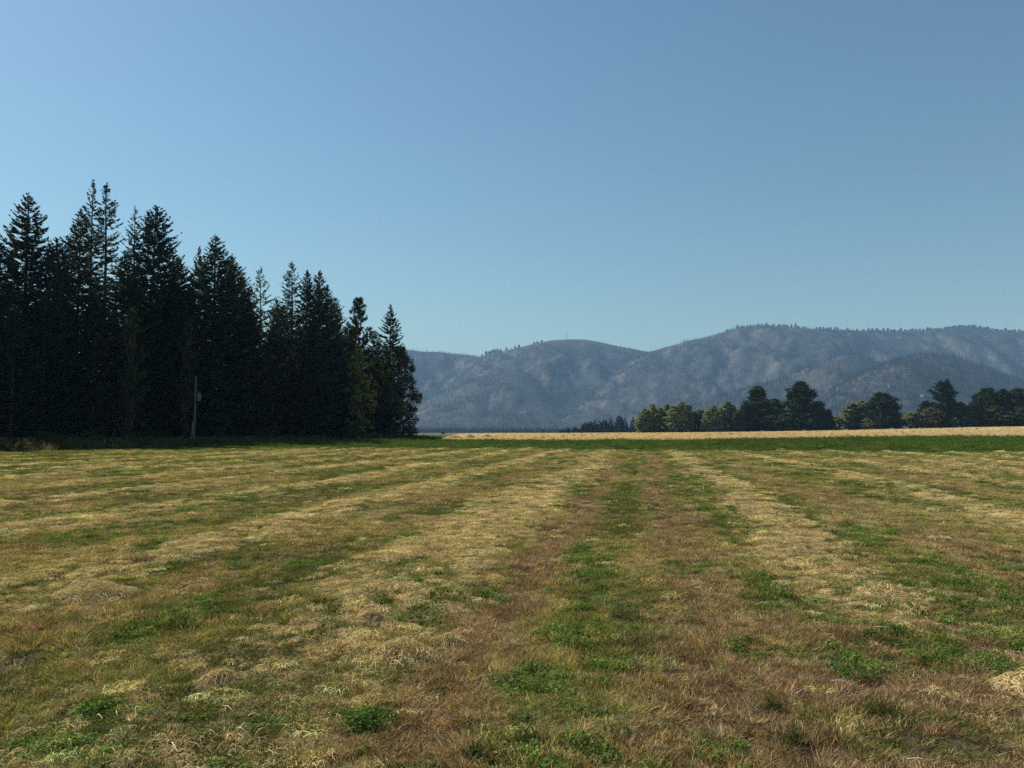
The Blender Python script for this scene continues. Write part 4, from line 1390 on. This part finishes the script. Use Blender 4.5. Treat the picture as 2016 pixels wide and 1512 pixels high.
def house(px, py, nm, wpx, label, rz):
    X, YY, Zb, tb, g = MTN[nm]
    j = int(round((px + 700) / 5.0))
    el = (Zb[j] - CAMH) / YY[j]
    _, dy, dz = ray(px, py)
    k = int(np.argmax(el >= dz / dy))
    y = YY[j][k]; x = (px - 1008) / F * y; z = Zb[j][k]
    L = wpx / F * y; W = L * .6; h = L * .28
    o = empty('house', (x, y, z + 1.5), rz)
    part('wall', [box_np(-L / 2, L / 2, -W / 2, W / 2, -4, h)], M['house_wall'], o)
    v = np.array([(-L * .54, -W * .6, h - .2), (L * .54, -W * .6, h - .2), (L * .54, W * .6, h - .2), (-L * .54, W * .6, h - .2), (-L * .54, 0, h + W * .34), (L * .54, 0, h + W * .34)])
    t = np.array([(0, 1, 5), (0, 5, 4), (2, 3, 4), (2, 4, 5), (0, 4, 3), (1, 2, 5), (0, 3, 2), (0, 2, 1)])
    part('roof', [(v, t)], M['house_roof'], o)
    for sx in (-.3, 0, .3):
        part('window', [box_np(L * sx - L * .05, L * sx + L * .05, -W / 2 - .08, -W / 2 + .05, h * .35, h * .75)], M['window_glass'], o)
    tag(o, label, 'house', 'tiny pale houses on the far slopes')


house(1636, 803, 'foothill', 6, 'tiny pale house low on the slope right of the largest pine', .3)
house(1818, 783, 'foothill', 7, 'tiny pale roofed house on the slope left of the slim tall pine', -.2)
house(1753, 770, 'foothill', 5, 'tiny pale house on the slope above the round pine', .1)


# ------------------------------------------------------------------ single plants and stalks that stand out in the hay field
def ground_pt(px, py):
    k = CAMH * F / (py - 848.0)
    x = (px - 1008) / F * k
    for _ in range(4):
        k = (CAMH - gz(x, k)) * F / (py - 848.0); x = (px - 1008) / F * k
    return x, k


M['clump_green'] = leaf_mat('clover_green', (0.092, 0.160, 0.030), vary=.5, trans=.35)
M['clump_dark'] = leaf_mat('dark_clover_green', (0.072, 0.132, 0.026), vary=.5, trans=.3)
M['clump_olive'] = leaf_mat('olive_tuft', (0.075, 0.085, 0.030), vary=.5, trans=.3)
M['clump_straw'] = leaf_mat('straw_pile', (0.50, 0.39, 0.20), vary=.35, trans=.25)
M['clump_grey'] = leaf_mat('old_grey_hay', (0.44, 0.35, 0.20), vary=.4, trans=.4)
rngc = np.random.default_rng(77)


def clump(name, px, py, wpx, hm, typ, mat, label, cat='plant'):
    x, y = ground_pt(px, py)
    r = wpx / 2 / F * y
    if typ == 'leafy':
        n = int(24 + 340 * r); d = leafy_np(rngc, n, r * 1.5, (hm * .25, hm * .8), .016, 11)
    elif typ == 'tuft':
        n = int(140 + 500 * r); d = blades_np(rngc, n, r * .55, (hm * .5, hm * 1.25), .0050, (.05, .95), .7, 3)
    else:
        d = strands_np(rngc, int(400 + 2600 * r), r, (.04, .15), .0032, hm)
    me = leaf_mesh(name, d)
    v = np.empty(len(me.vertices) * 3, dtype=np.float32); me.vertices.foreach_get('co', v); v = v.reshape(-1, 3)
    if typ != 'pile':
        v[:, 2] *= np.clip(1.15 - .6 * (np.hypot(v[:, 0], v[:, 1]) / (r * 1.2)) ** 2, .35, 1.2)
    else:
        q = np.clip(1 - (np.hypot(v[:, 0], v[:, 1]) / (r * 1.25)) ** 2, .05, 1); v[:, 2] *= q * 1.6
    v[:, 2] += height(x + v[:, 0], y + v[:, 1]) - gz(x, y)
    me.vertices.foreach_set('co', v.ravel()); me.update()
    o = link(name, me, M[mat]); o.location = (x, y, gz(x, y) - .006)
    tag(o, label, cat)


for a in [
    ('clover_clump', 1865, 1150, 85, .20, 'leafy', 'clump_dark', 'bushy dark green clover clump right of the bright straw row'),
    ('clover_clump', 1112, 1262, 75, .13, 'leafy', 'clump_green', 'bright green clover clump between the two brown wheel tracks'),
    ('clover_clump', 738, 1412, 110, .14, 'leafy', 'clump_dark', 'dark green clump at the lower left of the left wheel track'),
    ('clover_clump', 205, 1392, 95, .12, 'leafy', 'clump_green', 'bright green clump beside pale stalks at the lower left'),
    ('clover_clump', 1668, 1318, 110, .14, 'leafy', 'clump_dark', 'wide dark green clump left in the lower right corner'),
    ('clover_clump', 1850, 1282, 65, .12, 'leafy', 'clump_dark', 'small dark green clump left of the right edge clumps'),
    ('clover_clump', 1925, 1300, 75, .12, 'leafy', 'clump_green', 'green clump near the straw pile at the right edge'),
    ('clover_clump', 785, 1222, 36, .09, 'leafy', 'clump_green', 'small round green clump beside a grey hay heap'),
    ('clover_clump', 1380, 1004, 34, .22, 'leafy', 'clump_green', 'green clump right of the far part of the right wheel track'),
    ('clover_clump', 1150, 1130, 80, .11, 'leafy', 'clump_green', 'wide fresh green patch beside the left wheel track'),
    ('grass_tuft', 1040, 1452, 70, .17, 'tuft', 'clump_olive', 'spiky dark grass tuft at the bottom centre'),
    ('grass_tuft', 1545, 1448, 60, .15, 'tuft', 'clump_olive', 'dark grass tuft with black shadow at the lower right'),
    ('grass_tuft', 1720, 1395, 110, .17, 'tuft', 'clump_olive', 'long bladed olive grass tuft in the lower right corner'),
    ('grass_tuft', 1510, 1385, 55, .15, 'tuft', 'clump_olive', 'slim olive grass tuft left of the wide dark green clump'),
    ('grass_tuft', 930, 1470, 55, .12, 'tuft', 'clump_olive', 'small dark tuft left of the spiky bottom tuft'),
    ('hay_heap', 735, 1218, 65, .06, 'pile', 'clump_grey', 'grey old hay heap left of a small green clump', 'hay'),
    ('hay_heap', 445, 1335, 90, .055, 'pile', 'clump_grey', 'low grey hay heap with dark underside at the lower left', 'hay'),
    ('hay_heap', 890, 1262, 80, .045, 'pile', 'clump_grey', 'flat grey hay heap at the edge of the left wheel track', 'hay'),
    ('straw_pile', 2000, 1345, 120, .075, 'pile', 'clump_straw', 'bright straw pile cut by the right edge of the photo', 'straw'),
    ('straw_pile', 1745, 1168, 140, .06, 'pile', 'clump_straw', 'bright straw pile left of the bushy dark clover', 'straw'),
    ('straw_pile', 800, 1285, 150, .08, 'pile', 'clump_straw', 'loose straw pile left of the left wheel track', 'straw'),
    ('straw_pile', 200, 1165, 150, .08, 'pile', 'clump_straw', 'flat straw pile in the row at the left', 'straw'),
]:
    clump(*a[:8], cat=a[8] if len(a) > 8 else 'plant')


def stalk(px, py, lpx, ang, label, up=.02, bend=.3):
    x, y = ground_pt(px, py)
    L = lpx / F * math.hypot(y, CAMH)
    n = 6; t = np.linspace(-.5, .5, n)
    a = math.radians(ang) + bend * t
    dx = np.cumsum(np.cos(a)) * L / n; dy = np.cumsum(np.sin(a)) * L / n
    dx -= dx.mean(); dy -= dy.mean()
    zz = height(x + dx, y + dy) - gz(x, y) + .055 + up * np.cos(t * 2.5)
    o = part('dry_stalk', [tube_np(np.stack([dx, dy, zz], 1), np.linspace(.0030, .0018, n), 5)], M['stalk'], None, True)
    o.location = (x, y, gz(x, y))
    tag(o, label, 'stalk', 'bleached stalks lying on the hay field')


for a in [
    (1652, 1353, 60, -18, 'curved bleached stalk in the lower right, left of the olive tuft'),
    (215, 1418, 40, -50, 'bleached stalk just right below the bright green clump, lower left'),
    (248, 1412, 28, -60, 'short bleached stalk right of the one below the green clump'),
    (286, 1402, 20, 95, 'short upright bleached stalk right of the bright green clump'),
    (462, 1402, 34, -45, 'bleached stalk left of the forked ones at the lower left'),
    (486, 1444, 30, -40, 'left arm of the forked bleached stalks, lower left'),
    (492, 1436, 26, 75, 'right arm of the forked bleached stalks, lower left'),
    (360, 1478, 50, -55, 'long bleached stalk near the bottom edge, lower left'),
    (512, 1416, 26, 0, 'short level bleached stalk right of the forked ones'),
    (1790, 1504, 50, -20, 'bleached stalk at the bottom edge, right half'),
    (1500, 1195, 50, 8, 'bleached stalk on brown stubble right of the right track'),
    (1725, 1245, 34, -25, 'bleached stalk above the wide dark green clump'),
]:
    stalk(*a)

# pale straw mounds at the left tip of the stubble
for i, (px, top, hw, lab) in enumerate([(893, 857, 20, 'pale straw mound at the left tip of the golden stubble'),
                                        (925, 856.5, 14, 'second pale straw mound from the left tip of the stubble'),
                                        (958, 856.5, 16, 'third pale straw mound from the left tip of the stubble')]):
    Y = 150 + 8 * i
    x, y, zt = at(px, top, Y)
    zb = gz(x, y); r = hw / F * Y
    d = strands_np(np.random.default_rng(300 + i), 1500, r, (.4, .9), .06, 1.0)
    v = d[0]; q = np.clip(1 - (np.hypot(v[:, 0], v[:, 1]) / (r * 1.05)) ** 2, .02, 1)
    v[:, 2] *= q * (zt - zb) * 1.2
    o = link('straw_mound', leaf_mesh('straw_mound', (v, d[1], d[2])), M['clump_straw']); o.location = (x, y, zb)
    tag(o, lab, 'straw', 'straw mounds at the stubble tip')

# ------------------------------------------------------------------ haze
def haze():
    v, t = box_np(-9500, 9500, -1500, 7600, -40, 640)
    me = np_mesh('haze', v, t)
    m, nt = new_mat('haze_air')
    out = N(nt, 'ShaderNodeOutputMaterial'); pv = N(nt, 'ShaderNodeVolumePrincipled')
    pv.inputs['Color'].default_value = (0.38, 0.65, 1.0, 1)
    pv.inputs['Density'].default_value = 0.9e-4
    pv.inputs['Anisotropy'].default_value = 0.0
    nt.links.new(pv.outputs[0], out.inputs['Volume'])
    o = link('haze', me, m)
    tag(o, kind='stuff')


haze()
